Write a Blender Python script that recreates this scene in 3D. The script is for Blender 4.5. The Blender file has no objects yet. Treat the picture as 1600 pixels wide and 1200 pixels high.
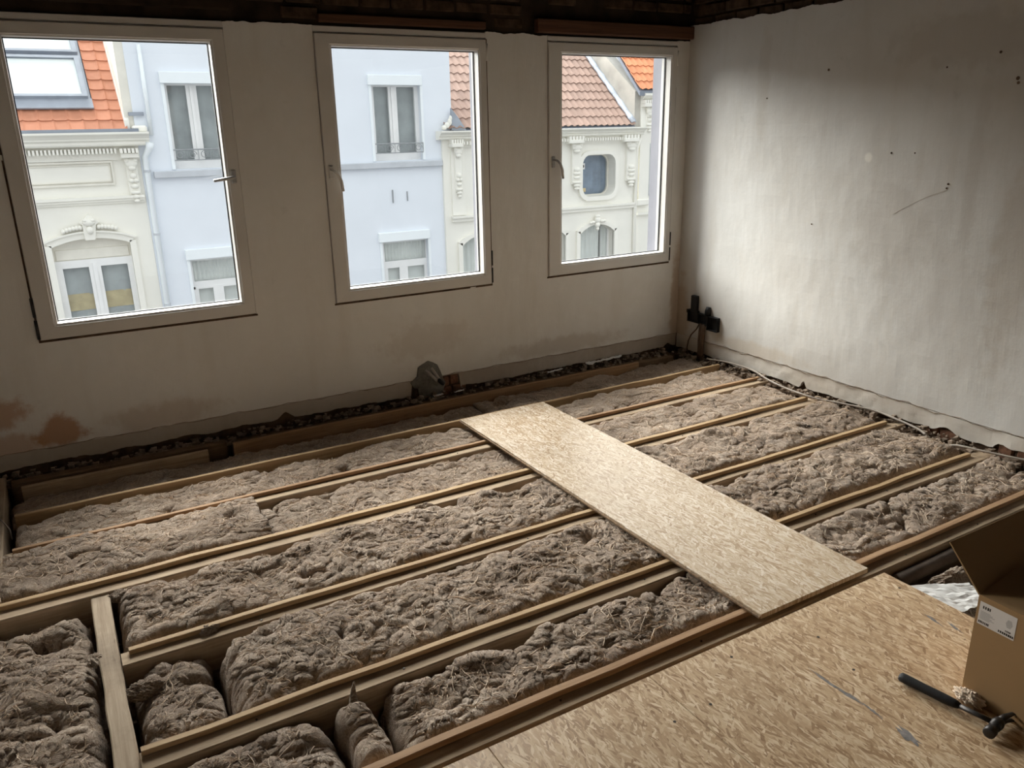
import bpy, math, random
import numpy as np
from mathutils import Matrix, Vector

random.seed(7)
SC = bpy.context.scene
COL = SC.collection
PI = math.pi

# ------------------------------------------------------------------ camera, sky, sun, exposure
CAM = Vector((-0.979, -4.265, 1.558))
def make_camera():
    yaw, pitch, roll, f = 0.52474, 0.31419, -0.01820, 1247.09
    cy, sy, cp, sp = math.cos(yaw), math.sin(yaw), math.cos(pitch), math.sin(pitch)
    fw = Vector((sy*cp, cy*cp, -sp)); r = Vector((cy, -sy, 0)); u = r.cross(fw)
    r2 = math.cos(roll)*r + math.sin(roll)*u
    u2 = -math.sin(roll)*r + math.cos(roll)*u
    cd = bpy.data.cameras.new('camera'); co = bpy.data.objects.new('camera', cd); COL.objects.link(co)
    cd.sensor_width = 36.0; cd.lens = f/1600*36.0; cd.clip_start = 0.05; cd.clip_end = 300
    co.matrix_world = Matrix(((r2.x, u2.x, -fw.x, CAM.x), (r2.y, u2.y, -fw.y, CAM.y), (r2.z, u2.z, -fw.z, CAM.z), (0, 0, 0, 1)))
    SC.camera = co
make_camera()

SKY_STRENGTH = 0.94
SUN_STRENGTH = 18.0
EXPOSURE = 0.84
w = bpy.data.worlds.new('overcast_sky'); SC.world = w; w.use_nodes = True
wn = w.node_tree; wn.nodes.clear()
wo = wn.nodes.new('ShaderNodeOutputWorld'); wb = wn.nodes.new('ShaderNodeBackground')
wt = wn.nodes.new('ShaderNodeTexCoord'); ws = wn.nodes.new('ShaderNodeSeparateXYZ')
wr = wn.nodes.new('ShaderNodeMapRange'); wc = wn.nodes.new('ShaderNodeMix'); wc.data_type = 'RGBA'
wr.inputs['From Min'].default_value = 0; wr.inputs['From Max'].default_value = 1
wr.inputs['To Min'].default_value = 0; wr.inputs['To Max'].default_value = 1
wc.inputs[6].default_value = (0.575, 0.58, 0.59, 1); wc.inputs[7].default_value = (1.30, 1.33, 1.37, 1)
wn.links.new(wt.outputs['Generated'], ws.inputs[0]); wn.links.new(ws.outputs['Z'], wr.inputs['Value'])
wn.links.new(wr.outputs[0], wc.inputs[0]); wn.links.new(wc.outputs[2], wb.inputs['Color'])
wb.inputs['Strength'].default_value = SKY_STRENGTH
wn.links.new(wb.outputs[0], wo.inputs['Surface'])

# the sun veiled by bright cloud, high behind the houses across the street
sl = bpy.data.lights.new('veiled_sun', 'SUN'); so = bpy.data.objects.new('veiled_sun', sl); COL.objects.link(so)
sl.energy = SUN_STRENGTH; sl.angle = math.radians(66); sl.color = (1.0, 0.985, 0.96)
so.rotation_euler = Vector((0.08, -0.84, -0.52)).to_track_quat('-Z', 'Y').to_euler()
so.location = (0, 20, 20)

SC.view_settings.view_transform = 'Standard'; SC.view_settings.look = 'None'
SC.view_settings.gamma = 1.0; SC.view_settings.use_curve_mapping = False
SC.view_settings.exposure = EXPOSURE
SC.cycles.max_bounces = 8; SC.cycles.diffuse_bounces = 5; SC.cycles.glossy_bounces = 3; SC.cycles.transparent_max_bounces = 12
SC.cycles.use_denoising = True
SC.cycles.sample_clamp_indirect = 6.0
SC.cycles.caustics_reflective = False; SC.cycles.caustics_refractive = False

# ------------------------------------------------------------------ node helpers
class NT:
    def __init__(self, name):
        self.m = bpy.data.materials.new(name); self.m.use_nodes = True
        self.t = self.m.node_tree; self.t.nodes.clear()
        self.out = self.n('ShaderNodeOutputMaterial')
        self.b = self.n('ShaderNodeBsdfPrincipled'); self.l(self.b.outputs[0], self.out.inputs[0])
    def n(self, k): return self.t.nodes.new(k)
    def l(self, a, b): self.t.links.new(a, b)
    def set(self, sock, v):
        if hasattr(v, 'is_linked') or hasattr(v, 'node'): self.l(v, sock)
        else: sock.default_value = v
    def pos(self):
        return self.n('ShaderNodeNewGeometry').outputs['Position']
    def obj(self, rand=0.0):
        o = self.n('ShaderNodeTexCoord').outputs['Object']
        if rand:
            r = self.n('ShaderNodeObjectInfo').outputs['Random']
            s = self.math('MULTIPLY', r, rand)
            v = self.n('ShaderNodeVectorMath'); v.operation = 'ADD'
            c = self.n('ShaderNodeCombineXYZ'); self.l(s, c.inputs[0]); self.l(s, c.inputs[1])
            self.l(o, v.inputs[0]); self.l(c.outputs[0], v.inputs[1]); return v.outputs[0]
        return o
    def rand(self): return self.n('ShaderNodeObjectInfo').outputs['Random']
    def map(self, v, scale=(1, 1, 1), rot=(0, 0, 0), loc=(0, 0, 0)):
        m = self.n('ShaderNodeMapping'); self.l(v, m.inputs[0])
        m.inputs['Scale'].default_value = scale; m.inputs['Rotation'].default_value = rot; m.inputs['Location'].default_value = loc
        return m.outputs[0]
    def noise(self, v, scale, detail=4, rough=0.55, dist=0.0, col=False):
        n = self.n('ShaderNodeTexNoise'); self.l(v, n.inputs['Vector'])
        n.inputs['Scale'].default_value = scale; n.inputs['Detail'].default_value = detail
        n.inputs['Roughness'].default_value = rough; n.inputs['Distortion'].default_value = dist
        return n.outputs['Color'] if col else n.outputs[0]
    def math(self, op, a, b=0.5, clamp=False):
        m = self.n('ShaderNodeMath'); m.operation = op; m.use_clamp = clamp
        self.set(m.inputs[0], a); self.set(m.inputs[1], b); return m.outputs[0]
    def ramp(self, f, stops):
        r = self.n('ShaderNodeValToRGB'); self.set(r.inputs[0], f)
        e = r.color_ramp.elements
        while len(e) < len(stops): e.new(0.5)
        for k, (p, c) in enumerate(stops):
            e[k].position = p; e[k].color = (*c, 1) if len(c) == 3 else c
        return r.outputs[0]
    def mr(self, f, a, b, c=0.0, d=1.0, smooth=False):
        r = self.n('ShaderNodeMapRange'); self.set(r.inputs['Value'], f)
        if smooth: r.interpolation_type = 'SMOOTHSTEP'
        r.inputs['From Min'].default_value = a; r.inputs['From Max'].default_value = b
        r.inputs['To Min'].default_value = c; r.inputs['To Max'].default_value = d; return r.outputs[0]
    def mix(self, f, a, b, blend='MIX'):
        m = self.n('ShaderNodeMix'); m.data_type = 'RGBA'; m.blend_type = blend
        self.set(m.inputs[0], f)
        for s, v in ((m.inputs[6], a), (m.inputs[7], b)):
            if isinstance(v, tuple): s.default_value = (*v[:3], 1)
            else: self.l(v, s)
        return m.outputs[2]
    def col(self, c):
        if isinstance(c, tuple): self.b.inputs['Base Color'].default_value = (*c[:3], 1)
        else: self.l(c, self.b.inputs['Base Color'])
    def rough(self, v): self.set(self.b.inputs['Roughness'], v)
    def bump(self, h, strength=0.4, dist=0.003, prev=None):
        b = self.n('ShaderNodeBump'); b.inputs['Strength'].default_value = strength; b.inputs['Distance'].default_value = dist
        self.l(h, b.inputs['Height'])
        if prev is not None: self.l(prev, b.inputs['Normal'])
        self.l(b.outputs[0], self.b.inputs['Normal']); return b.outputs[0]
    def spec(self, v): self.b.inputs['Specular IOR Level'].default_value = v
    def blob(self, P, c, r, nz=None, amt=0.5, lo=0.6, hi=1.0):
        """soft-edged patch around a point of the place; 1 inside"""
        s = self.n('ShaderNodeVectorMath'); s.operation = 'SUBTRACT'; self.l(P, s.inputs[0]); s.inputs[1].default_value = c
        d = self.n('ShaderNodeVectorMath'); d.operation = 'DIVIDE'; self.l(s.outputs[0], d.inputs[0]); d.inputs[1].default_value = r
        L = self.n('ShaderNodeVectorMath'); L.operation = 'LENGTH'; self.l(d.outputs[0], L.inputs[0])
        v = L.outputs['Value']
        if nz is not None: v = self.math('ADD', v, self.math('MULTIPLY', self.math('SUBTRACT', nz, 0.5), amt))
        return self.mr(v, hi, lo, 0, 1, True)

def plain(name, c, rough=0.6, var=0.12, scale=8.0, bump=0.15, spec=0.3, metal=0.0, bscale=60):
    t = NT(name); P = t.obj(9.0)
    n = t.noise(P, scale, 5); d = tuple(max(0, x*(1-var)) for x in c); b = tuple(min(1, x*(1+var)) for x in c)
    t.col(t.ramp(n, [(0.3, d), (0.7, b)])); t.rough(rough); t.spec(spec); t.b.inputs['Metallic'].default_value = metal
    if bump: t.bump(t.noise(P, bscale, 3), bump, 0.002)
    return t.m

M = {}
def mats():
    # painted plaster of the room: off-white, patched, stained
    def plaster(name, base, warm, stains):
        t = NT(name); P = t.pos()
        big = t.noise(P, 1.3, 5, 0.6); mid = t.noise(P, 5.0, 6, 0.65); fine = t.noise(P, 38, 4)
        st = t.noise(t.map(P, (5, 5, 0.7)), 1.6, 4)
        c = t.ramp(big, [(0.32, base), (0.68, warm)])
        c = t.mix(t.mr(mid, 0.50, 0.72, 0, 0.35), c, tuple(x*1.10 for x in base))
        c = t.mix(t.mr(st, 0.52, 0.75, 0, 0.30), c, tuple(x*y for x, y in zip(warm, (0.86, 0.82, 0.76))))
        c = t.mix(t.mr(t.noise(P, 11, 6, 0.7), 0.62, 0.78, 0, 0.35), c, tuple(x*0.62 for x in warm))
        for (cc, rr, colr, a, amt) in stains:
            m = t.blob(P, cc, rr, t.noise(P, 9, 5, 0.65), amt, 0.45, 1.0)
            c = t.mix(t.math('MULTIPLY', m, a), c, colr)
        t.col(c); t.rough(0.85); t.spec(0.2)
        t.bump(t.math('ADD', t.math('MULTIPLY', mid, 0.8), t.math('MULTIPLY', fine, 0.25)), 0.35, 0.006)
        return t.m
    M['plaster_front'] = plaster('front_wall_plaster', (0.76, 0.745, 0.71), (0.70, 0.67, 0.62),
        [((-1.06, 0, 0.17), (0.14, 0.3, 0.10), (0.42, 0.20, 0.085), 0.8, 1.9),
         ((-1.30, 0, 0.31), (0.16, 0.3, 0.10), (0.44, 0.23, 0.11), 0.7, 2.0),
         ((-1.30, 0, 0.12), (0.20, 0.3, 0.10), (0.45, 0.24, 0.11), 0.55, 1.6),
         ((-0.6, 0, 0.16), (0.35, 0.3, 0.10), (0.42, 0.30, 0.20), 0.40, 1.4),
         ((0.9, 0, 0.34), (0.35, 0.3, 0.13), (0.46, 0.38, 0.30), 0.28, 2.0),
         ((1.9, 0, 0.16), (0.6, 0.3, 0.08), (0.42, 0.34, 0.26), 0.4, 1.5),
         ((2.86, 0, 0.3), (0.07, 0.3, 0.6), (0.40, 0.27, 0.16), 0.6, 1.2)])
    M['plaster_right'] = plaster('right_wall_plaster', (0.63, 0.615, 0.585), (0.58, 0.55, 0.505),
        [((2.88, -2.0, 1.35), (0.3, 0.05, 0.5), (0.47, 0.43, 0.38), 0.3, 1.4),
         ((2.88, -1.6, 1.0), (0.3, 0.28, 0.30), (0.50, 0.465, 0.42), 0.5, 1.6),
         ((2.88, -2.25, 0.9), (0.3, 0.12, 0.7), (0.50, 0.45, 0.39), 0.6, 1.5),
         ((2.88, -0.04, 0.25), (0.3, 0.10, 0.35), (0.40, 0.28, 0.17), 0.6, 1.2),
         ((2.88, -0.65, 1.75), (0.3, 0.06, 0.5), (0.52, 0.48, 0.42), 0.4, 1.4),
         ((2.88, -1.9, 1.9), (0.3, 0.5, 0.16), (0.47, 0.43, 0.38), 0.5, 1.6),
         ((2.88, -0.7, 0.14), (0.3, 0.5, 0.07), (0.52, 0.42, 0.30), 0.4, 1.5),
         ((2.88, -1.425, 1.36), (0.3, 0.028, 0.03), (0.80, 0.77, 0.70), 0.9, 0.8)])
    M['plaster_white'] = plaster('white_wall_plaster', (0.80, 0.78, 0.75), (0.76, 0.73, 0.69), [])
    M['skirting'] = plaster('skirting_plaster', (0.50, 0.45, 0.39), (0.40, 0.33, 0.26), [])
    M['skirting_r'] = plaster('skirting_plaster_right', (0.66, 0.62, 0.56), (0.55, 0.48, 0.40), [])
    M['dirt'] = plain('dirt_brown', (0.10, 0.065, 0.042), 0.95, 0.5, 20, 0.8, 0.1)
    M['soot'] = plain('sooty_timber', (0.030, 0.020, 0.013), 0.9, 0.6, 6, 0.8, 0.15)
    M['brick'] = plain('old_brick', (0.17, 0.085, 0.052), 0.9, 0.45, 30, 0.7, 0.15)
    M['brick_dark'] = plain('sooty_brick', (0.060, 0.037, 0.023), 0.92, 0.6, 14, 0.8, 0.15)
    M['mortar'] = plain('grey_mortar', (0.17, 0.16, 0.14), 0.95, 0.35, 18, 0.9, 0.15)
    M['rubble'] = plain('plaster_crumbs', (0.26, 0.20, 0.15), 0.95, 0.5, 30, 0.6, 0.1)
    M['pvc'] = plain('white_window_plastic', (0.66, 0.63, 0.585), 0.38, 0.05, 3, 0.04, 0.4)
    M['gasket'] = plain('black_rubber_gasket', (0.03, 0.03, 0.03), 0.6, 0.1, 5, 0)
    M['reveal'] = plain('grey_render_reveal', (0.22, 0.22, 0.245), 0.9, 0.08, 5, 0.3)
    M['alu'] = plain('grey_handle_metal', (0.42, 0.40, 0.38), 0.35, 0.08, 5, 0.05, 0.5, 0.7)
    M['darkmetal'] = plain('dark_metal', (0.055, 0.05, 0.047), 0.45, 0.2, 20, 0.1, 0.5, 0.8)
    M['black'] = plain('black_plastic', (0.010, 0.010, 0.011), 0.5, 0.3, 30, 0.1, 0.35)
    M['blackgrip'] = plain('black_rubber_grip', (0.014, 0.013, 0.013), 0.55, 0.2, 90, 0.5, 0.3)
    M['conduit'] = plain('pale_grey_conduit', (0.38, 0.35, 0.31), 0.5, 0.2, 30, 0.2)
    M['cable'] = plain('grey_cable_sheath', (0.36, 0.31, 0.26), 0.6, 0.25, 20, 0.1)
    M['cablebrown'] = plain('brown_cable_sheath', (0.13, 0.085, 0.055), 0.7, 0.3, 20, 0.2)
    M['pipe'] = plain('dark_dusty_pipe', (0.13, 0.10, 0.08), 0.75, 0.35, 12, 0.3)
    M['whiteplastic'] = plain('white_plastic_film', (0.75, 0.73, 0.70), 0.4, 0.06, 10, 0.1)
    M['nail'] = plain('nail_steel', (0.07, 0.055, 0.045), 0.5, 0.3, 50, 0.2, 0.5, 0.6)
    # thin window glass
    def glass(name, tint, refl=0.06):
        t = NT(name); t.t.nodes.remove(t.b)
        tr = t.n('ShaderNodeBsdfTransparent'); tr.inputs[0].default_value = (*tint, 1)
        gl = t.n('ShaderNodeBsdfGlossy'); gl.inputs['Roughness'].default_value = 0.02
        lw = t.n('ShaderNodeLayerWeight'); lw.inputs['Blend'].default_value = 0.5
        fr = t.math('ADD', t.math('MULTIPLY', t.math('POWER', lw.outputs['Facing'], 5.0), 0.96), 0.04)
        mx = t.n('ShaderNodeMixShader')
        t.l(fr, mx.inputs[0]); t.l(tr.outputs[0], mx.inputs[1]); t.l(gl.outputs[0], mx.inputs[2])
        t.l(mx.outputs[0], t.out.inputs[0]); return t.m
    M['glass'] = glass('clear_window_glass', (0.96, 0.975, 0.97))
    M['glass_far'] = glass('street_window_glass', (0.93, 0.945, 0.945))
    # timber, grain along the local X axis
    def wood(name, dark, light, grain=1.0, rough=0.75, knots=True, axis='X', grime=0.0):
        t = NT(name); P = t.obj(7.0)
        sc = {'X': (1.2, 26, 26), 'Y': (26, 1.2, 26)}[axis]
        g = t.noise(t.map(P, sc), 2.2, 6, 0.6, 0.8); g2 = t.noise(t.map(P, tuple(s*3 for s in sc)), 3.0, 3, 0.6)
        c = t.ramp(t.math('ADD', t.math('MULTIPLY', g, 0.75), t.math('MULTIPLY', g2, 0.25)), [(0.30, dark), (0.70, light)])
        if knots:
            k = t.noise(t.map(P, (5, 22, 22) if axis == 'X' else (22, 5, 22)), 1.6, 3)
            c = t.mix(t.mr(k, 0.66, 0.76, 0, 0.55), c, tuple(x*0.55 for x in dark))
        if grime: c = t.mix(t.mr(t.noise(P, 4.5, 6, 0.7), 0.45, 0.72, 0, grime), c, tuple(x*0.5 for x in dark))
        t.col(c); t.rough(rough); t.spec(0.25)
        t.bump(t.math('ADD', g, t.math('MULTIPLY', g2, 0.5)), 0.35*grain, 0.002)
        return t.m
    M['batten'] = wood('new_pine_batten', (0.33, 0.205, 0.10), (0.56, 0.395, 0.225))
    M['batten_red'] = wood('reddish_batten', (0.27, 0.15, 0.075), (0.47, 0.30, 0.17))
    M['joist'] = wood('old_grey_joist', (0.29, 0.20, 0.125), (0.55, 0.42, 0.285), 1.6, 0.85, True, 'X', 0.35)
    M['joist_y'] = wood('old_grey_trimmer', (0.29, 0.21, 0.14), (0.52, 0.41, 0.295), 1.8, 0.85, True, 'Y', 0.5)
    M['joist_dark'] = wood('dark_old_joist', (0.10, 0.062, 0.036), (0.24, 0.16, 0.095), 1.5, 0.85, True, 'X', 0.6)
    M['beam_red'] = wood('red_brown_lintel', (0.06, 0.028, 0.016), (0.125, 0.058, 0.032), 1.5, 0.8, False)
    M['boards_dark'] = wood('dark_ceiling_boards', (0.035, 0.022, 0.014), (0.09, 0.06, 0.036), 1.5, 0.9, False)
    # oriented strand board: layered flakes
    def osb(name, tones, along='Y', satin=0.5):
        t = NT(name); P = t.obj(11.0)
        best_h = None; best_c = None; best_e = None
        wob = t.noise(P, 14, 2, col=True)
        v = t.n('ShaderNodeVectorMath'); v.operation = 'MULTIPLY_ADD'
        t.l(wob, v.inputs[0]); v.inputs[1].default_value = (0.018, 0.018, 0); t.l(P, v.inputs[2])
        for k, (ang, sx, sy) in enumerate(((0.18, 130, 24), (-0.25, 120, 27), (0.42, 140, 26), (-0.5, 125, 26), (0.9, 120, 33), (0.02, 180, 20), (-0.10, 150, 17))):
            q = t.map(v.outputs[0], (sx, sy, 0.001), (0, 0, ang), (3.1*k, 1.7*k, 0))
            # rotate first, then stretch
            m1 = t.map(v.outputs[0], (1, 1, 0), (0, 0, ang), (0, 0, 0)); q = t.map(m1, (sx, sy, 1), (0, 0, 0), (3.1*k, 1.7*k, k))
            vo = t.n('ShaderNodeTexVoronoi'); vo.voronoi_dimensions = '3D'; vo.feature = 'F1'
            vo.inputs['Scale'].default_value = 1.0; vo.inputs['Randomness'].default_value = 0.95
            t.l(q, vo.inputs['Vector'])
            s = t.n('ShaderNodeSeparateColor'); t.l(vo.outputs['Color'], s.inputs[0])
            h, c = s.outputs[0], s.outputs[1]
            if best_h is None: best_h, best_c = h, c
            else:
                gt = t.math('GREATER_THAN', h, best_h)
                best_c = t.math('ADD', t.math('MULTIPLY', c, gt), t.math('MULTIPLY', best_c, t.math('SUBTRACT', 1.0, gt)))
                best_h = t.math('MAXIMUM', h, best_h)
        grain = t.noise(t.map(v.outputs[0], (85, 13, 1)), 2.2, 6, 0.7)
        f = t.math('ADD', t.math('MULTIPLY', best_c, 0.60), t.math('MULTIPLY', grain, 0.40))
        c = t.ramp(f, tones)
        cloud = t.noise(P, 2.6, 4, 0.6)
        c = t.mix(t.mr(cloud, 0.45, 0.75, 0, 0.35), c, tuple(x*0.72 for x in tones[1][1]))
        spk = t.noise(P, 42, 2); c = t.mix(t.mr(spk, 0.73, 0.80, 0, 0.8), c, (0.10, 0.055, 0.03))
        t.col(c); t.rough(t.mr(best_c, 0, 1, satin-0.06, satin+0.14)); t.spec(0.4)
        t.bump(t.math('ADD', best_h, t.math('MULTIPLY', grain, 0.4)), 0.25, 0.0015)
        return t.m
    M['osb'] = osb('strand_board', [(0.18, (0.27, 0.155, 0.078)), (0.40, (0.45, 0.295, 0.165)), (0.62, (0.57, 0.405, 0.245)), (0.85, (0.74, 0.59, 0.41))])
    M['osb_pale'] = osb('pale_strand_board', [(0.20, (0.35, 0.235, 0.14)), (0.42, (0.48, 0.36, 0.235)), (0.60, (0.56, 0.445, 0.32)), (0.82, (0.68, 0.585, 0.475))], satin=0.42)
    M['osb_edge'] = plain('strand_board_edge', (0.20, 0.13, 0.075), 0.8, 0.5, 60, 0.5)
    M['smear'] = plain('grey_filler_smear', (0.22, 0.20, 0.19), 0.8, 0.3, 60, 0.4)
    M['card'] = plain('brown_cardboard', (0.30, 0.185, 0.088), 0.8, 0.06, 3, 0.1, 0.2)
    M['paper'] = plain('white_label_paper', (0.62, 0.58, 0.54), 0.6, 0.03, 8, 0.05)
    M['ink'] = plain('black_print', (0.03, 0.027, 0.026), 0.7, 0.1, 8, 0)
    M['inkgrey'] = plain('grey_print', (0.26, 0.24, 0.225), 0.7, 0.1, 8, 0)
    # mineral wool
    def wool(name, cols):
        t = NT(name); P = t.pos()
        wv = t.noise(P, 7, 3, col=True)
        v = t.n('ShaderNodeVectorMath'); v.operation = 'MULTIPLY_ADD'
        t.l(wv, v.inputs[0]); v.inputs[1].default_value = (0.16, 0.16, 0.10); t.l(P, v.inputs[2])
        f1 = t.noise(t.map(v.outputs[0], (30, 130, 90)), 1.6, 5, 0.7, 0.6)
        f2 = t.noise(t.map(v.outputs[0], (120, 34, 90)), 1.4, 5, 0.7, 0.6)
        sel = t.mr(t.noise(P, 6, 3), 0.42, 0.58)
        fib = t.math('ADD', t.math('MULTIPLY', f1, sel), t.math('MULTIPLY', f2, t.math('SUBTRACT', 1.0, sel)))
        big = t.noise(P, 3.2, 6, 0.65)
        c = t.ramp(t.math('ADD', t.math('MULTIPLY', fib, 0.65), t.math('MULTIPLY', big, 0.35)), cols)
        pk = t.noise(P, 9, 3); c = t.mix(t.mr(pk, 0.60, 0.75, 0, 0.4), c, tuple(x*y for x, y in zip(cols[2][1], (1.05, 0.93, 0.86))))
        t.col(c); t.rough(0.95); t.spec(0.08)
        t.b.inputs['Sheen Weight'].default_value = 0.25; t.b.inputs['Sheen Roughness'].default_value = 0.6
        t.bump(t.math('ADD', fib, t.math('MULTIPLY', t.noise(P, 220, 2), 0.3)), 1.0, 0.010)
        return t.m
    M['wool'] = wool('mineral_wool', [(0.34, (0.13, 0.078, 0.046)), (0.49, (0.34, 0.243, 0.168)), (0.65, (0.68, 0.545, 0.42))])
    M['fibre'] = plain('mineral_wool_fibre', (0.60, 0.475, 0.36), 0.9, 0.3, 12, 0)
    # outdoors
    M['cream'] = plain('cream_painted_render', (0.80, 0.785, 0.72), 0.8, 0.035, 1.5, 0.15)
    M['cream_side'] = plain('weathered_cream_render', (0.74, 0.715, 0.64), 0.85, 0.07, 4, 0.3)
    M['bluewall'] = plain('pale_blue_render', (0.735, 0.775, 0.83), 0.85, 0.03, 0.9, 0.15)
    M['bluewhite'] = plain('white_shutter_paint', (0.80, 0.845, 0.87), 0.6, 0.02, 2, 0.03)
    M['sillgrey'] = plain('grey_stone_sill', (0.52, 0.545, 0.58), 0.85, 0.08, 4, 0.3)
    M['white'] = plain('white_window_paint', (0.80, 0.80, 0.79), 0.5, 0.04, 4, 0.05)
    M['curtain'] = plain('pale_curtain', (0.88, 0.88, 0.85), 0.9, 0.05, 3, 0.1)
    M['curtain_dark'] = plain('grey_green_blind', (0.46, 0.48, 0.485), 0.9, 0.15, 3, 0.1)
    M['curtain_yellow'] = plain('ochre_cloth', (0.62, 0.50, 0.29), 0.9, 0.18, 5, 0.1)
    M['curtain_blue'] = plain('blue_curtain', (0.24, 0.31, 0.42), 0.9, 0.2, 5, 0.1)
    M['lead'] = plain('grey_lead_sheet', (0.30, 0.33, 0.38), 0.6, 0.12, 4, 0.2)
    M['flashing'] = plain('pale_zinc_flashing', (0.55, 0.60, 0.68), 0.5, 0.2, 7, 0.2)
    M['gutter'] = plain('dark_zinc_gutter', (0.20, 0.225, 0.27), 0.6, 0.1, 5, 0.1)
    M['parapet'] = plain('grey_cement_render', (0.42, 0.40, 0.36), 0.9, 0.18, 2.5, 0.5)
    M['iron'] = plain('grey_wrought_iron', (0.30, 0.315, 0.325), 0.6, 0.15, 20, 0.1)
    M['sky_reflection_sheet'] = plain('sky_reflection_white', (0.92, 0.93, 0.94), 0.6, 0.01, 3, 0)  # white painted in for the sky mirrored by the roof window
    M['asphalt'] = plain('asphalt', (0.12, 0.12, 0.125), 0.9, 0.2, 6, 0.4)
    def tile(name, c):
        t = NT(name); P = t.obj(13.0); n = t.noise(P, 9, 5, 0.6)
        base = t.ramp(t.rand(), [(0.0, tuple(x*0.86 for x in c)), (1.0, tuple(min(1, x*1.12) for x in c))])
        cc = t.mix(t.mr(n, 0.35, 0.7, 0, 0.35), base, tuple(min(1, x*1.25+0.03) for x in c))
        t.col(cc); t.rough(0.75); t.spec(0.25); t.bump(n, 0.2, 0.004); return t.m
    M['tile_orange'] = tile('orange_clay_tile', (0.52, 0.225, 0.135))
    M['tile_brown'] = tile('brown_clay_tile', (0.345, 0.235, 0.19))
    M['tile_bright'] = tile('bright_orange_tile', (0.62, 0.25, 0.125))
mats()

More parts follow.
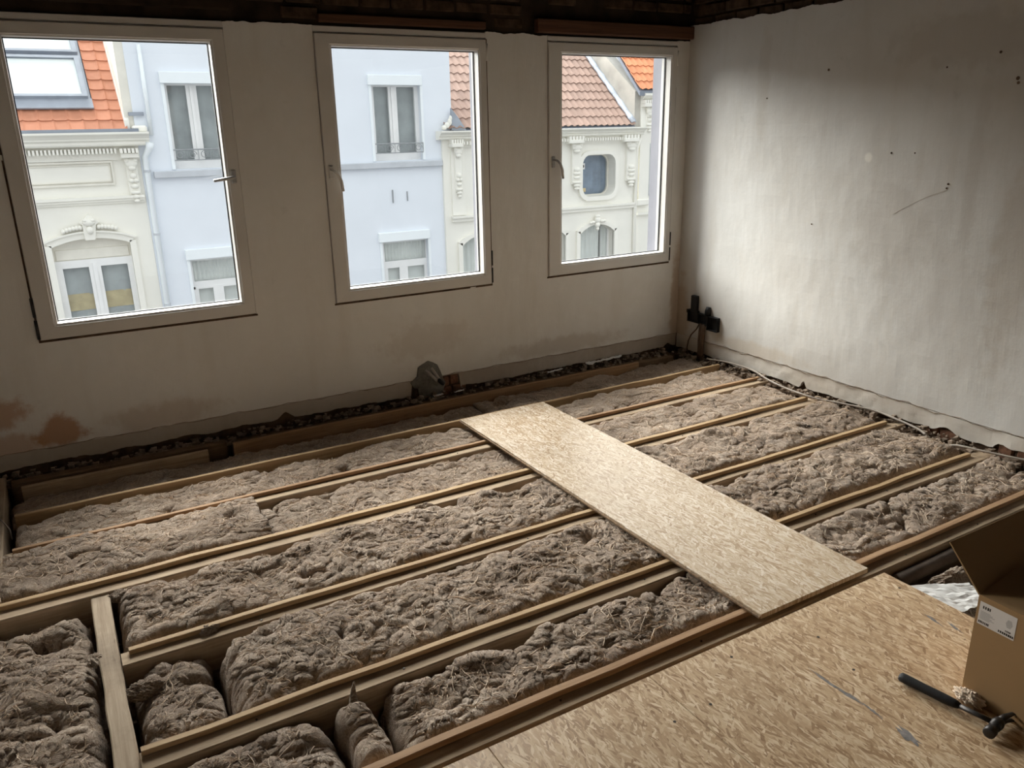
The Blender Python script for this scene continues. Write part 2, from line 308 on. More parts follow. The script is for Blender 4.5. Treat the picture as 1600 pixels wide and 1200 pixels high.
# ------------------------------------------------------------------ mesh helpers
class MB:
    def __init__(self): self.v = []; self.f = []
    def add(self, vs, fs):
        o = len(self.v); self.v += [tuple(map(float, x)) for x in vs]; self.f += [tuple(i+o for i in f) for f in fs]; return self
    def box(self, x0, x1, y0, y1, z0, z1):
        x0, x1 = sorted((x0, x1)); y0, y1 = sorted((y0, y1)); z0, z1 = sorted((z0, z1))
        return self.add([(x0, y0, z0), (x1, y0, z0), (x1, y1, z0), (x0, y1, z0), (x0, y0, z1), (x1, y0, z1), (x1, y1, z1), (x0, y1, z1)],
            [(0, 3, 2, 1), (4, 5, 6, 7), (0, 1, 5, 4), (1, 2, 6, 5), (2, 3, 7, 6), (3, 0, 4, 7)])
    def cbox(self, x0, x1, y0, y1, z0, z1, c):
        """box with all edges chamfered by c"""
        x0, x1 = sorted((x0, x1)); y0, y1 = sorted((y0, y1)); z0, z1 = sorted((z0, z1))
        c = min(c, (x1-x0)*.45, (y1-y0)*.45, (z1-z0)*.45)
        vs = []; idx = {}
        for sx in (0, 1):
            for sy in (0, 1):
                for sz in (0, 1):
                    X, Y, Z = (x0, x1)[sx], (y0, y1)[sy], (z0, z1)[sz]
                    dx, dy, dz = (c, -c)[sx], (c, -c)[sy], (c, -c)[sz]
                    for a, q in (('x', (X, Y+dy, Z+dz)), ('y', (X+dx, Y, Z+dz)), ('z', (X+dx, Y+dy, Z))):
                        idx[(sx, sy, sz, a)] = len(vs); vs.append(q)
        fs = []
        g = lambda *k: idx[k]
        for s in (0, 1):
            fs.append([g(s, a, b, 'x') for a, b in ((0, 0), (1, 0), (1, 1), (0, 1))][::(1 if s else -1)])
            fs.append([g(a, s, b, 'y') for a, b in ((0, 0), (1, 0), (1, 1), (0, 1))][::(-1 if s else 1)])
            fs.append([g(a, b, s, 'z') for a, b in ((0, 0), (1, 0), (1, 1), (0, 1))][::(1 if s else -1)])
        for a in (0, 1):
            for b in (0, 1):
                fs.append([g(0, a, b, 'y'), g(1, a, b, 'y'), g(1, a, b, 'z'), g(0, a, b, 'z')])
                fs.append([g(a, 0, b, 'x'), g(a, 1, b, 'x'), g(a, 1, b, 'z'), g(a, 0, b, 'z')])
                fs.append([g(a, b, 0, 'x'), g(a, b, 1, 'x'), g(a, b, 1, 'y'), g(a, b, 0, 'y')])
        for sx in (0, 1):
            for sy in (0, 1):
                for sz in (0, 1): fs.append([g(sx, sy, sz, 'x'), g(sx, sy, sz, 'y'), g(sx, sy, sz, 'z')])
        return self.add(vs, fs)
    def prism(self, poly, y0, y1):
        """polygon in (x,z) extruded between y0 and y1"""
        n = len(poly)
        vs = [(x, y0, z) for x, z in poly]+[(x, y1, z) for x, z in poly]
        fs = [tuple(range(n)), tuple(range(2*n-1, n-1, -1))]+[(i, i+n, (i+1) % n+n, (i+1) % n) for i in range(n)]
        return self.add(vs, fs)
    def prismx(self, poly, x0, x1):
        """polygon in (y,z) extruded along x"""
        n = len(poly)
        vs = [(x0, y, z) for y, z in poly]+[(x1, y, z) for y, z in poly]
        fs = [tuple(range(n)), tuple(range(2*n-1, n-1, -1))]+[(i, i+n, (i+1) % n+n, (i+1) % n) for i in range(n)]
        return self.add(vs, fs)
    def band(self, inner, outer, y0, y1):
        """open strip between two (x,z) polylines, given thickness y0..y1"""
        n = len(inner); vs = []
        for y in (y0, y1): vs += [(x, y, z) for x, z in inner]+[(x, y, z) for x, z in outer]
        fs = []
        for i in range(n-1):
            a, b, c, d = i, i+1, n+i+1, n+i
            fs += [(a, b, c, d), (a+2*n, d+2*n, c+2*n, b+2*n), (a, a+2*n, b+2*n, b), (d, c, c+2*n, d+2*n)]
        fs += [(0, n, 3*n, 2*n), (n-1, 3*n-1, 4*n-1, 2*n-1)]
        return self.add(vs, fs)
    def tube(self, pts, r, n=8, caps=True, flat=1.0):
        pts = [Vector(p) for p in pts]; m = len(pts); rs = r if isinstance(r, (list, tuple)) else [r]*m
        vs = []; up = None
        for i, p in enumerate(pts):
            t = (pts[min(i+1, m-1)]-pts[max(i-1, 0)]).normalized()
            if up is None: up = Vector((0, 0, 1)) if abs(t.z) < 0.9 else Vector((1, 0, 0))
            a = t.cross(up)
            if a.length < 1e-6: a = t.cross(Vector((0, 1, 0)))
            a.normalize(); b = a.cross(t).normalized(); up = b
            for k in range(n):
                th = 2*PI*k/n; q = p+(a*math.cos(th)+b*math.sin(th)*flat)*rs[i]; vs.append(tuple(q))
        fs = [(i*n+k, i*n+(k+1) % n, (i+1)*n+(k+1) % n, (i+1)*n+k) for i in range(m-1) for k in range(n)]
        if caps: fs += [tuple(range(n-1, -1, -1)), tuple(range((m-1)*n, m*n))]
        return self.add(vs, fs)
    def ball(self, c, r, nu=10, nv=6):
        rx, ry, rz = r if isinstance(r, tuple) else (r, r, r); vs = [(c[0], c[1], c[2]-rz)]
        for j in range(1, nv):
            ph = -PI/2+PI*j/nv
            for i in range(nu):
                th = 2*PI*i/nu; vs.append((c[0]+rx*math.cos(ph)*math.cos(th), c[1]+ry*math.cos(ph)*math.sin(th), c[2]+rz*math.sin(ph)))
        vs.append((c[0], c[1], c[2]+rz)); fs = []
        for i in range(nu):
            fs.append((0, 1+(i+1) % nu, 1+i)); fs.append((len(vs)-1, 1+(nv-2)*nu+i, 1+(nv-2)*nu+(i+1) % nu))
            for j in range(nv-2): fs.append((1+j*nu+i, 1+j*nu+(i+1) % nu, 1+(j+1)*nu+(i+1) % nu, 1+(j+1)*nu+i))
        return self.add(vs, fs)
    def mesh(self, name, mat, smooth=False):
        me = bpy.data.meshes.new(name); me.from_pydata(self.v, [], self.f); me.validate(); me.update()
        import bmesh
        bm = bmesh.new(); bm.from_mesh(me); bmesh.ops.recalc_face_normals(bm, faces=bm.faces); bm.to_mesh(me); bm.free()
        if smooth: me.polygons.foreach_set('use_smooth', [True]*len(me.polygons))
        for m in (mat if isinstance(mat, (list, tuple)) else [mat]): me.materials.append(M[m] if isinstance(m, str) else m)
        return me

def wloc(o):
    v = Vector((0, 0, 0))
    while o is not None: v += o.location; o = o.parent
    return v
def link(name, me, parent=None, at=(0, 0, 0), rot=None):
    o = bpy.data.objects.new(name, me); COL.objects.link(o)
    o.location = Vector(at)
    if parent is not None: o.parent = parent; o.location = Vector(at)-wloc(parent)
    if rot is not None: o.rotation_euler = rot
    return o
def tag(o, label=None, cat=None, group=None, kind=None):
    if label: o['label'] = label
    if cat: o['category'] = cat
    if group: o['group'] = group
    if kind: o['kind'] = kind
    return o
def thing(name, label, cat, loc=(0, 0, 0), group=None, kind=None):
    o = bpy.data.objects.new(name, None); COL.objects.link(o); o.location = loc; o.empty_display_size = 0.1
    return tag(o, label, cat, group, kind)
def part(name, mb, mat, parent, smooth=False, label=None, kind=None):
    return tag(link(name, mb.mesh(name, mat, smooth), parent), label, None, None, kind)

# ------------------------------------------------------------------ numpy noise
def perlin(x, y, seed=0):
    xi = np.floor(x).astype(np.int64); yi = np.floor(y).astype(np.int64); xf = x-xi; yf = y-yi
    def grad(ix, iy):
        h = (ix*374761393+iy*668265263+seed*974634777) & 0xFFFFFFFF
        h = ((h ^ (h >> 13))*1274126177) & 0xFFFFFFFF; h = h ^ (h >> 16)
        a = (h & 0xFFFF)/65536.0*2*np.pi
        return np.cos(a), np.sin(a)
    u = xf*xf*xf*(xf*(xf*6-15)+10); v = yf*yf*yf*(yf*(yf*6-15)+10)
    def dot(ix, iy, dx, dy):
        gx, gy = grad(ix, iy); return gx*dx+gy*dy
    a = dot(xi, yi, xf, yf); b = dot(xi+1, yi, xf-1, yf); c = dot(xi, yi+1, xf, yf-1); d = dot(xi+1, yi+1, xf-1, yf-1)
    return (a+u*(b-a))+v*((c+u*(d-c))-(a+u*(b-a)))
def fbm(x, y, seed=0, o=4, g=0.5):
    s = 0; a = 1.0
    for k in range(o): s = s+a*perlin(x*2**k, y*2**k, seed+17*k); a *= g
    return s
def sstep(t): t = np.clip(t, 0, 1); return t*t*(3-2*t)
def jag(x, amp, f, seed):   # ragged line
    x = np.asarray(x, float); return amp*fbm(x*f, x*0+seed*3.7, seed, 5, 0.6)

# ================================================================== ROOM SHELL
XR = 2.877; XL = -1.75; YB = -5.6; ZC = 2.46
WIN = [(-1.070, -0.067), (0.368, 1.358), (1.771, 2.768)]      # sash outer x
ZS0, ZS1 = 0.628, 2.018                                          # sash outer z
ZT = 2.052                                                       # top of front plaster

def sheet(segs, plane, t0, t1, mat, name, nz=26, seed=1, amp=0.0015):
    """plaster skin: segs = (s0, s1, lo(s), hi(s)); lies between offsets t0 (room side) and t1"""
    mb = MB()
    for s0, s1, lo, hi in segs:
        n = max(2, int((s1-s0)/0.012)); s = np.linspace(s0, s1, n+1)
        L = lo(s) if callable(lo) else np.full(n+1, lo); H = hi(s) if callable(hi) else np.full(n+1, hi)
        k = np.linspace(0, 1, nz+1)
        Z = L[:, None]+(H-L)[:, None]*k[None, :]; S = np.repeat(s[:, None], nz+1, 1)
        off = amp*fbm(S*6, Z*6, seed, 4)*2
        V = []
        for side, base in ((0, t0), (1, t1)):
            T = base+(off if side == 0 else 0*off)
            if plane == 'y': pts = np.stack([S, T, Z], -1)
            else: pts = np.stack([T, S, Z], -1)
            V.append(pts.reshape(-1, 3))
        vs = np.concatenate(V).tolist(); N = (n+1)*(nz+1); fs = []
        for i in range(n):
            for j in range(nz):
                a = i*(nz+1)+j; b = a+nz+1; fs.append((a, b, b+1, a+1))
        for i in range(n):
            a = i*(nz+1); b = a+nz+1
            fs.append((a, a+N, b+N, b)); a += nz; b += nz; fs.append((a, b, b+N, a+N))
        for i in (0, n):
            for j in range(nz):
                a = i*(nz+1)+j; fs.append((a, a+1, a+1+N, a+N))
        mb.add(vs, fs)
    me = mb.mesh(name, mat, False); return me

# floor below the joists (laths of the storey underneath)
fl = MB()
for k in range(38):
    y = 0.15-k*0.155; fl.box(XL-0.1, XR+0.15, y-0.147, y, -0.235, -0.215-0.004*(k % 3))
tag(link('floor', fl.mesh('floor', 'dirt')), 'dark dusty boards deep below the joists and the insulation', 'floor', None, 'structure')

# front wall: plaster skin with three window openings on a masonry core
top_line = lambda s: ZT+jag(s, 0.010, 9, 3)
sk_top = 0.098
segs = []
xs = [XL]+[q for w_ in WIN for q in w_]+[XR]
for i in range(0, 8, 2): segs.append((xs[i], xs[i+1], sk_top+0.002, top_line))
for a, b in WIN: segs.append((a, b, sk_top+0.002, ZS0-0.004))
wall_front = tag(link('wall_front', sheet(segs, 'y', 0.0, 0.03, 'plaster_front', 'wall_front')), 'stained off-white plaster wall with three tall windows', 'wall', None, 'structure')
core = MB()
for i in range(0, 8, 2):
    x0, x1 = xs[i]+(0.028 if i else -0.3), xs[i+1]-(0.028 if i < 6 else -0.3)
    core.box(x0, x1, 0.03, 0.262, -0.3, 3.2)
for a, b in WIN:
    core.box(a+0.028, b-0.028, 0.03, 0.262, -0.3, ZS0-0.02); core.box(a+0.028, b-0.028, 0.07, 0.262, ZS1+0.035, 3.2)
part('masonry_core', core, 'reveal', wall_front)
band = MB(); band.box(XL, XR+0.05, 0.012, 0.07, ZT-0.03, ZC+0.1)
part('sooty_backing', band, 'soot', wall_front)
low = MB(); low.box(XL, XR+0.03, 0.022, 0.05, -0.22, sk_top+0.01)
part('bare_footing', low, 'dirt', wall_front)
# skirting strip of plaster, ragged below, with the broken hole
def low_edge(s):
    s = np.asarray(s, float)
    z = 0.006+0.014*sstep((0.6-s)/0.8)+jag(s, 0.012, 7, 11)
    z = z+0.035*sstep(1-np.abs(s-0.03)/0.06)          # bite
    z = np.where((s > 0.79) & (s < 1.115), 0.093, z)   # hole by the mortar patch
    z = z+0.03*sstep(1-np.abs(s-2.80)/0.05)
    return np.minimum(z, 0.094)
tag(link('baseboard_front', sheet([(XL, XR, low_edge, sk_top)], 'y', 0.004, 0.024, 'skirting', 'baseboard_front', 8, 5, 0.003)), 'cracked plaster skirting strip along the foot of the window wall', 'skirting', None, 'structure')

# mortar patch, conduits and bared brick in the hole
pat = MB(); rng = np.random.default_rng(4)
outline = [(0.785, 0.085), (0.80, 0.105), (0.825, 0.125), (0.835, 0.175), (0.865, 0.195), (0.90, 0.208), (0.94, 0.196), (0.968, 0.178), (0.98, 0.135), (1.00, 0.09), (1.015, 0.05), (1.00, 0.0), (0.95, -0.025), (0.86, -0.03), (0.838, -0.005), (0.83, 0.045), (0.80, 0.055)]
n = len(outline); cx, cz = 0.905, 0.085
vs = []; fs = []
for r_, d in ((1.0, 0.004), (0.985, -0.008), (0.75, -0.017), (0.45, -0.022), (0.18, -0.020)):
    for x, z in outline: vs.append((cx+(x-cx)*r_+rng.normal(0, .002), d+rng.normal(0, .003), cz+(z-cz)*r_+rng.normal(0, .002)))
vs.append((cx, -0.02, cz))
for j in range(4):
    for i in range(n): fs.append((j*n+i, j*n+(i+1) % n, (j+1)*n+(i+1) % n, (j+1)*n+i))
for i in range(n): fs.append((4*n+i, 4*n+(i+1) % n, 5*n))
pat.add(vs, fs); part('mortar_patch', pat, 'mortar', wall_front, False, 'rough grey mortar patch on the front wall')
for a, b in (((0.880, -0.012, 0.158), (0.940, -0.050, 0.088)), ((0.920, -0.012, 0.165), (0.952, -0.050, 0.096))):
    part('conduit', MB().tube([a, ((a[0]+b[0])/2, (a[1]+b[1])/2-0.004, (a[2]+b[2])/2), b], 0.0095, 10), 'conduit', wall_front, True, 'pale grey conduit end sticking out of the mortar')
part('conduit_end', MB().tube([(0.945, -0.048, 0.098), (0.958, -0.058, 0.080), (0.975, -0.060, 0.066)], 0.013, 10), 'black', wall_front, True)
for (x0, x1, z0, z1) in ((0.985, 1.045, 0.025, 0.085), (1.05, 1.108, 0.03, 0.092), (0.975, 1.06, -0.05, 0.018), (1.066, 1.16, -0.05, 0.022)):
    part('brick', MB().cbox(x0, x1, 0.006, 0.03, z0, z1, 0.006), 'brick', wall_front)

# right wall
rt = lambda s: 2.146+jag(s, 0.012, 9, 21)-0.0*s
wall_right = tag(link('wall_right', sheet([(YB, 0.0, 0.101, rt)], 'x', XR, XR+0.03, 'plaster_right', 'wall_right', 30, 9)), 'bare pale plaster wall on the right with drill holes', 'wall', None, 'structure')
part('masonry_core', MB().box(XR+0.03, XR+0.3, YB, 0.3, -0.3, 3.2), 'brick_dark', wall_right)
def low_r(s):
    s = np.asarray(s, float)
    z = -0.002+jag(s, 0.012, 6, 31)+0.045*sstep(1-np.abs(s+1.15)/0.03)+0.035*sstep(1-np.abs(s+2.06)/0.09)+0.03*sstep((-2.30-s)/0.03)
    return np.minimum(z, 0.095)
tag(link('baseboard_right', sheet([(YB, -0.0, low_r, sk_top-0.001)], 'x', XR+0.003, XR+0.024, 'skirting_r', 'baseboard_right', 8, 15, 0.003)), 'cracked plaster skirting strip along the foot of the right wall', 'skirting', None, 'structure')
part('bare_footing', MB().box(XR+0.022, XR+0.04, YB, 0.0, -0.22, 0.11), 'dirt', wall_right)
# bared bricks above the plaster and in the breaks at the foot
rng = np.random.default_rng(8)
for c in range(4):
    z0 = 2.13+c*0.068; y = 0.0-0.09*(c % 2)
    while y > -2.0:
        L = 0.195+rng.normal(0, .008)
        part('brick', MB().cbox(XR+0.006+rng.random()*0.012, XR+0.05, y-L, y-0.012, z0+0.004, z0+0.060, 0.006), 'brick_dark', wall_right); y -= L+0.004
for (y0, y1, z0, z1) in ((-2.12, -2.03, -0.045, 0.012), (-2.02, -1.95, -0.04, 0.02), (-2.40, -2.33, -0.02, 0.035), (-2.52, -2.42, -0.01, 0.04), (-2.47, -2.33, -0.085, -0.028)):
    part('brick', MB().cbox(XR+0.010, XR+0.03, y0, y1, z0, z1, 0.007), 'brick', wall_right)
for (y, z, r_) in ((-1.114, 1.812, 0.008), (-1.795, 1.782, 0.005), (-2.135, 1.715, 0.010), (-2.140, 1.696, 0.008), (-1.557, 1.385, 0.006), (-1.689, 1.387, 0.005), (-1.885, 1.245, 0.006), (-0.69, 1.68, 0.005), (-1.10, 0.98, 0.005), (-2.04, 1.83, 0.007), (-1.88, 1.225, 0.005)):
    part('drill_hole_shade', MB().tube([(XR+0.004, y, z), (XR-0.0025, y, z)], [r_, r_*0.8], 9), 'dirt', wall_right)  # flat dark discs: the shade inside the drill holes is put into the colour
cr = [(XR-0.0012, -1.609-0.276*t, 1.077+0.14*t+0.012*math.sin(t*3.1)) for t in np.linspace(0, 1, 12)]
part('scratch', MB().tube(cr, 0.0007, 5), 'skirting', wall_right, False, 'thin curved scratch')
# ragged crack lines left where the skirting met the plaster
for seedc, pts in ((2, [(XR-0.001, y, 0.099+0.006*math.sin(y*23)+0.004*math.sin(y*61)) for y in np.linspace(-0.28, -2.9, 90)]),):
    part('crack', MB().tube(pts, [0.0009+0.0014*abs(math.sin(i*1.7)) for i in range(len(pts))], 5), 'rubble', wall_right)
pts = [(x, -0.001, 0.099+0.004*math.sin(x*19)+0.003*math.sin(x*47)) for x in np.linspace(XL+0.02, 2.86, 120)]
part('crack', MB().tube(pts, [0.0008+0.0010*abs(math.sin(i*2.3)) for i in range(len(pts))], 5), 'rubble', wall_front)

# left wall, back wall, ceiling (outside or at the edge of the frame)
tag(link('wall_left', MB().box(XL-0.2, XL, YB, 0.0, -0.25, ZC+0.1).mesh('wall_left', 'plaster_white')), 'plain plaster wall on the left side of the room', 'wall', None, 'structure')
tag(link('wall_back', MB().box(XL-0.2, XR+0.3, YB-0.2, YB, -0.25, ZC+0.1).mesh('wall_back', 'plaster_white')), 'plain plaster wall behind the viewer', 'wall', None, 'structure')
ceil = tag(link('ceiling', MB().box(XL-0.2, XR+0.3, YB-0.2, 0.3, ZC+0.02, ZC+0.2).mesh('ceiling', 'soot')), 'stripped dark ceiling of sooty boards and joists', 'ceiling', None, 'structure')
for k in range(30):
    x = XL+k*0.158; part('plank', MB().box(x, x+0.15, YB, 0.0, ZC-0.002, ZC+0.02), 'boards_dark', ceil)
for y in (-0.55, -1.1, -1.65, -2.2, -2.75, -3.3, -3.85, -4.4, -4.95): part('ceiling_joist', MB().box(XL, XR, y-0.035, y+0.035, ZC-0.16, ZC), 'boards_dark', ceil)

# sooty band above the windows: lintels, timber ends, broken brick
lint = thing('trim_1', 'red-brown timber lintel above the window nearest the corner', 'lintel', (2.29, -0.02, 2.055), None, 'structure')
b = MB().cbox(1.69, 2.905, -0.035, 0.02, 2.062, 2.138, 0.006); part('lintel_beam', b, 'beam_red', lint)
l2 = thing('trim_2', 'dark timber lintel over the middle window', 'lintel', (0.87, -0.01, 2.07), None, 'structure')
part('lintel_beam', MB().cbox(0.40, 1.36, -0.012, 0.03, 2.066, 2.108, 0.006), 'beam_red', l2)
l3 = thing('trim_3', 'sooty timber lintel over the left window', 'lintel', (-0.8, -0.01, 2.10), None, 'structure')
part('lintel_beam', MB().cbox(XL, -0.02, 0.0, 0.04, 2.10, 2.20, 0.008), 'soot', l3)
rng = np.random.default_rng(12)
for c in range(5):
    z0 = 2.075+c*0.069; x = XL+0.1*(c % 2)
    while x < XR-0.05:
        L = 0.19+rng.normal(0, .012)
        skip = (c == 0 and (x < 0.0 or 0.3 < x < 1.4 or x > 1.5)) or (c == 1 and (x < 0.0 or x > 1.5))
        if not skip and rng.random() > 0.06:
            d = rng.random()*0.014
            part('brick', MB().cbox(x+0.006, min(x+L, XR), -0.004+d, 0.03, z0+0.004, z0+0.060, 0.007), 'brick_dark', wall_front)
        x += L+0.004

# ------------------------------------------------------------------ windows
def window(i, x0, x1, hand, label):
    wd = thing('window_%d' % (i+1), label, 'window', ((x0+x1)/2, 0, ZS0), None, 'structure')
    z0, z1 = ZS0, ZS1; yf = -0.012
    gx0, gx1, gz0, gz1 = x0+0.0875, x1-0.0515-0.0005*i, 0.7035, 1.9535
    if i == 0: gx0, gx1 = -0.983, -0.137
    if i == 1: gx0, gx1 = 0.461, 1.304
    if i == 2: gx0, gx1 = 1.876, 2.717
    # fixed outer frame peeping out round the sash
    f = MB()
    f.box(x0-0.004, x0+0.05, 0.012, 0.085, z0-0.006, z1+0.032); f.box(x1-0.05, x1+0.004, 0.012, 0.085, z0-0.006, z1+0.032)
    f.box(x0+0.05, x1-0.05, 0.012, 0.085, z0-0.006, z0+0.05); f.box(x0+0.05, x1-0.05, 0.012, 0.085, z1-0.04, z1+0.032)
    part('outer_frame', f, 'pvc', wd)
    part('head_strip', MB().cbox(x0, x1, -0.004, 0.02, z1+0.004, z1+0.032, 0.003), 'pvc', wd)
    # sash: four mitred rails with a stepped bead towards the glass
    prof = [(0.0, 0.0), (0.0, 1.0)]
    def rail(p0, p1, q0, q1, name):
        # p = outer corners, q = glass corners (x,z); stepped cross section
        st = [(0.0, 0.045), (0.0, yf+0.004), (0.04, yf), (0.80, yf), (0.83, yf+0.004), (0.965, yf+0.008), (0.985, yf+0.046), (1.0, yf+0.062)]
        vs = []
        for (o, g) in ((p0, q0), (p1, q1)):
            for k, y in st: vs.append((o[0]+(g[0]-o[0])*k, y, o[1]+(g[1]-o[1])*k))
        m = len(st); fs = [(k, k+1, m+k+1, m+k) for k in range(m-1)]+[(m-1, 0, m, 2*m-1)]
        part(name, MB().add(vs, fs), 'pvc', wd)
    e = 0.003
    O = [(x0+e, z0+e), (x1-e, z0+e), (x1-e, z1-e), (x0+e, z1-e)]; Gc = [(gx0, gz0), (gx1, gz0), (gx1, gz1), (gx0, gz1)]
    for k in range(4): rail(O[k], O[(k+1) % 4], Gc[k], Gc[(k+1) % 4], 'sash_rail')
    gk = MB(); t = 0.004
    gk.box(gx0-t, gx0+t, 0.046, 0.056, gz0, gz1).box(gx1-t, gx1+t, 0.046, 0.056, gz0, gz1).box(gx0, gx1, 0.046, 0.056, gz0-t, gz0+t).box(gx0, gx1, 0.046, 0.056, gz1-t, gz1+t)
    part('gasket', gk, 'gasket', wd)
    part('pane', MB().box(gx0-0.01, gx1+0.01, 0.0565, 0.0605, gz0-0.01, gz1+0.01), 'glass', wd)
    # handle
    hx = x1-0.036 if hand == 'R' else x0+0.018+0.012
    hz = 1.335
    h = part('handle', MB().cbox(hx-0.013, hx+0.013, yf-0.010, yf, hz-0.034, hz+0.034, 0.005), 'alu' if i != 1 else 'pvc', wd, False, 'window handle')
    if hand == 'R': arm = [(hx, yf-0.008, hz), (hx, yf-0.03, hz), (hx-0.006, yf-0.044, hz-0.001), (hx-0.02, yf-0.05, hz-0.003), (hx-0.06, yf-0.052, hz-0.008), (hx-0.105, yf-0.050, hz-0.014)]
    else: arm = [(hx, yf-0.008, hz+0.012), (hx, yf-0.03, hz+0.012), (hx+0.006, yf-0.044, hz+0.008), (hx+0.022, yf-0.050, hz-0.008), (hx+0.038, yf-0.050, hz-0.045), (hx+0.046, yf-0.046, hz-0.098)]
    part('lever', MB().tube(arm, [0.008, 0.008, 0.0095, 0.010, 0.010, 0.009], 10, True, 0.8), 'alu' if i != 1 else 'pvc', h, True)
    # hinges on the other side
    sx = x0-0.002 if hand == 'R' else x1+0.002
    for zc in (z0+0.055, z0+0.16, z1-0.07):
        part('hinge', MB().tube([(sx, -0.006, zc-0.045), (sx, -0.006, zc+0.045)], 0.0075, 8), 'darkmetal' if zc < 1 else 'pvc', wd, True)
    # dark open joint under and beside the sash
    j = MB(); j.box(x0-0.006, x1+0.006, -0.002, 0.011, z0-0.010, z0-0.001); j.box(sx-0.004, sx+0.004, -0.001, 0.011, z0-0.01, z1)
    part('joint', j, 'dirt', wd)
    part('outside_sill', MB().box(x0+0.03, x1-0.03, 0.085, 0.30, ZS0-0.025, ZS0-0.006), 'reveal', wd)
    return wd
window(0, *WIN[0], 'R', 'left window with a white frame and its handle turned level')
window(1, *WIN[1], 'L', 'middle window with a white frame looking onto the blue house')
window(2, *WIN[2], 'L', 'window nearest the corner with a curved metal handle')

# ================================================================== FLOOR TIMBERS
def long_box(mb, x0, x1, y0, y1, z0, z1, bow=0.0, seed=0, n=14, c=0.003):
    """a sawn length along x with slightly wandering edges and chamfered arrises"""
    rngb = np.random.default_rng(seed); X = np.linspace(x0, x1, n+1); vs = []
    dy = bow*np.sin(np.linspace(0, PI, n+1))+rngb.normal(0, .0012, n+1); dz = rngb.normal(0, .0010, n+1)
    for i, x in enumerate(X):
        for (y, z) in ((y0+c, z0), (y1-c, z0), (y1, z0+c), (y1, z1-c), (y1-c, z1), (y0+c, z1), (y0, z1-c), (y0, z0+c)):
            vs.append((x, y+dy[i], z+dz[i]))
    fs = [(i*8+k, i*8+(k+1) % 8, (i+1)*8+(k+1) % 8, (i+1)*8+k) for i in range(n) for k in range(8)]
    fs += [tuple(range(7, -1, -1)), tuple(range(n*8, n*8+8))]
    return mb.add(vs, fs)

def joist(yb, label, x0, x1, bx0, bx1, jm='joist', bm='batten', jw=0.068, bw=0.024, bh=0.030, seed=0, nails=6, jfar=0.004, extra=None, bow=0.0):
    r = thing('floor_joist', label, 'joist', ((x0+x1)/2, yb-0.03, -0.21), 'floor joists with pine battens')
    part('beam', long_box(MB(), x0, x1, yb+jfar-jw, yb+jfar, -0.214, -bh, bow, seed, 16, 0.004), jm, r)
    part('batten', long_box(MB(), bx0, bx1, yb-bw, yb, -bh+0.0012, 0.0, bow, seed+50, 22, 0.002), bm, r)
    rg = np.random.default_rng(seed+9)
    for k in range(nails):
        x = bx0+(bx1-bx0)*(k+0.3+0.4*rg.random())/nails; y = yb-bw-0.008-rg.random()*0.022
        part('nail', MB().tube([(x, y, -bh-0.002), (x, y, -bh+0.0022)], 0.0035, 7), 'nail', r)
    return r
joist(-0.500, 'joist with a pine batten running just behind the far end of the loose board', -1.30, 2.87, -1.285, 2.80, 'joist_dark', 'batten', 0.060, 0.022, 0.060, 1, 0, 0.035)
joist(-0.842, 'second joist from the window wall with a thin pine batten', -1.32, 2.87, -1.29, 2.815, 'joist', 'batten_red', 0.078, 0.022, 0.018, 2, 5)
joist(-1.268, 'joist that carries the far end of the grey cross timber', -1.70, 2.87, -1.70, 2.755, 'joist', 'batten', 0.088, 0.026, 0.020, 3, 6)
joist(-1.775, 'joist whose batten stops short of the grey cross timber, under the middle of the board', -0.99, 2.87, -0.965, 2.785, 'joist', 'batten', 0.075, 0.024, 0.018, 4, 6)
joist(-2.265, 'broad joist with two nail dents meeting the near end of the cross timber', -0.99, 2.86, -0.985, 2.735, 'joist', 'batten', 0.082, 0.023, 0.017, 5, 8)
j6 = joist(-2.642, 'reddish batten and joist nearest the laid floor panels', -1.20, 2.87, -1.20, 2.85, 'joist', 'batten_red', 0.082, 0.028, 0.020, 6, 8)
part('lower_plank', long_box(MB(), -1.2, 1.50, -2.752, -2.712, -0.20, -0.062, 0, 61, 12, 0.004), 'joist_dark', j6)
tr = thing('trimmer_beam', 'weathered grey cross timber at the left with saw marks', 'joist', (-1.02, -1.8, -0.21))
tb = MB(); rngb = np.random.default_rng(77); N = 14; vs = []
for i, y in enumerate(np.linspace(-2.70, -1.342, N+1)):
    w1, w2 = rngb.normal(0, .0015, 2); c = 0.004; x0, x1 = -1.050+w1-0.004*(1-i/N), -0.990+w2-0.006*(1-i/N)
    for (x, z) in ((x0+c, -0.2), (x1-c, -0.2), (x1, -0.2+c), (x1, -0.028-c), (x1-c, -0.028), (x0+c, -0.028), (x0, -0.028-c), (x0, -0.2+c)): vs.append((x, y, z))
fs = [(i*8+k, i*8+(k+1) % 8, (i+1)*8+(k+1) % 8, (i+1)*8+k) for i in range(N) for k in range(8)]+[tuple(range(7, -1, -1)), tuple(range(N*8, N*8+8))]
tb.add(vs, fs); part('beam', tb, 'joist_y', tr)
lt = thing('edge_beam', 'pale timber at the left edge of the floor where the far joists end', 'joist', (-1.36, -0.5, -0.2))
part('beam', MB().cbox(-1.42, -1.322, -1.26, -0.03, -0.2, 0.004, 0.005), 'joist_y', lt)
part('wire', MB().tube([(-1.40, -0.44, 0.012), (-1.36, -0.50, 0.016), (-1.33, -0.56, 0.01), (-1.305, -0.60, -0.02), (-1.30, -0.64, -0.05)], 0.003, 6), 'cable', lt, True)
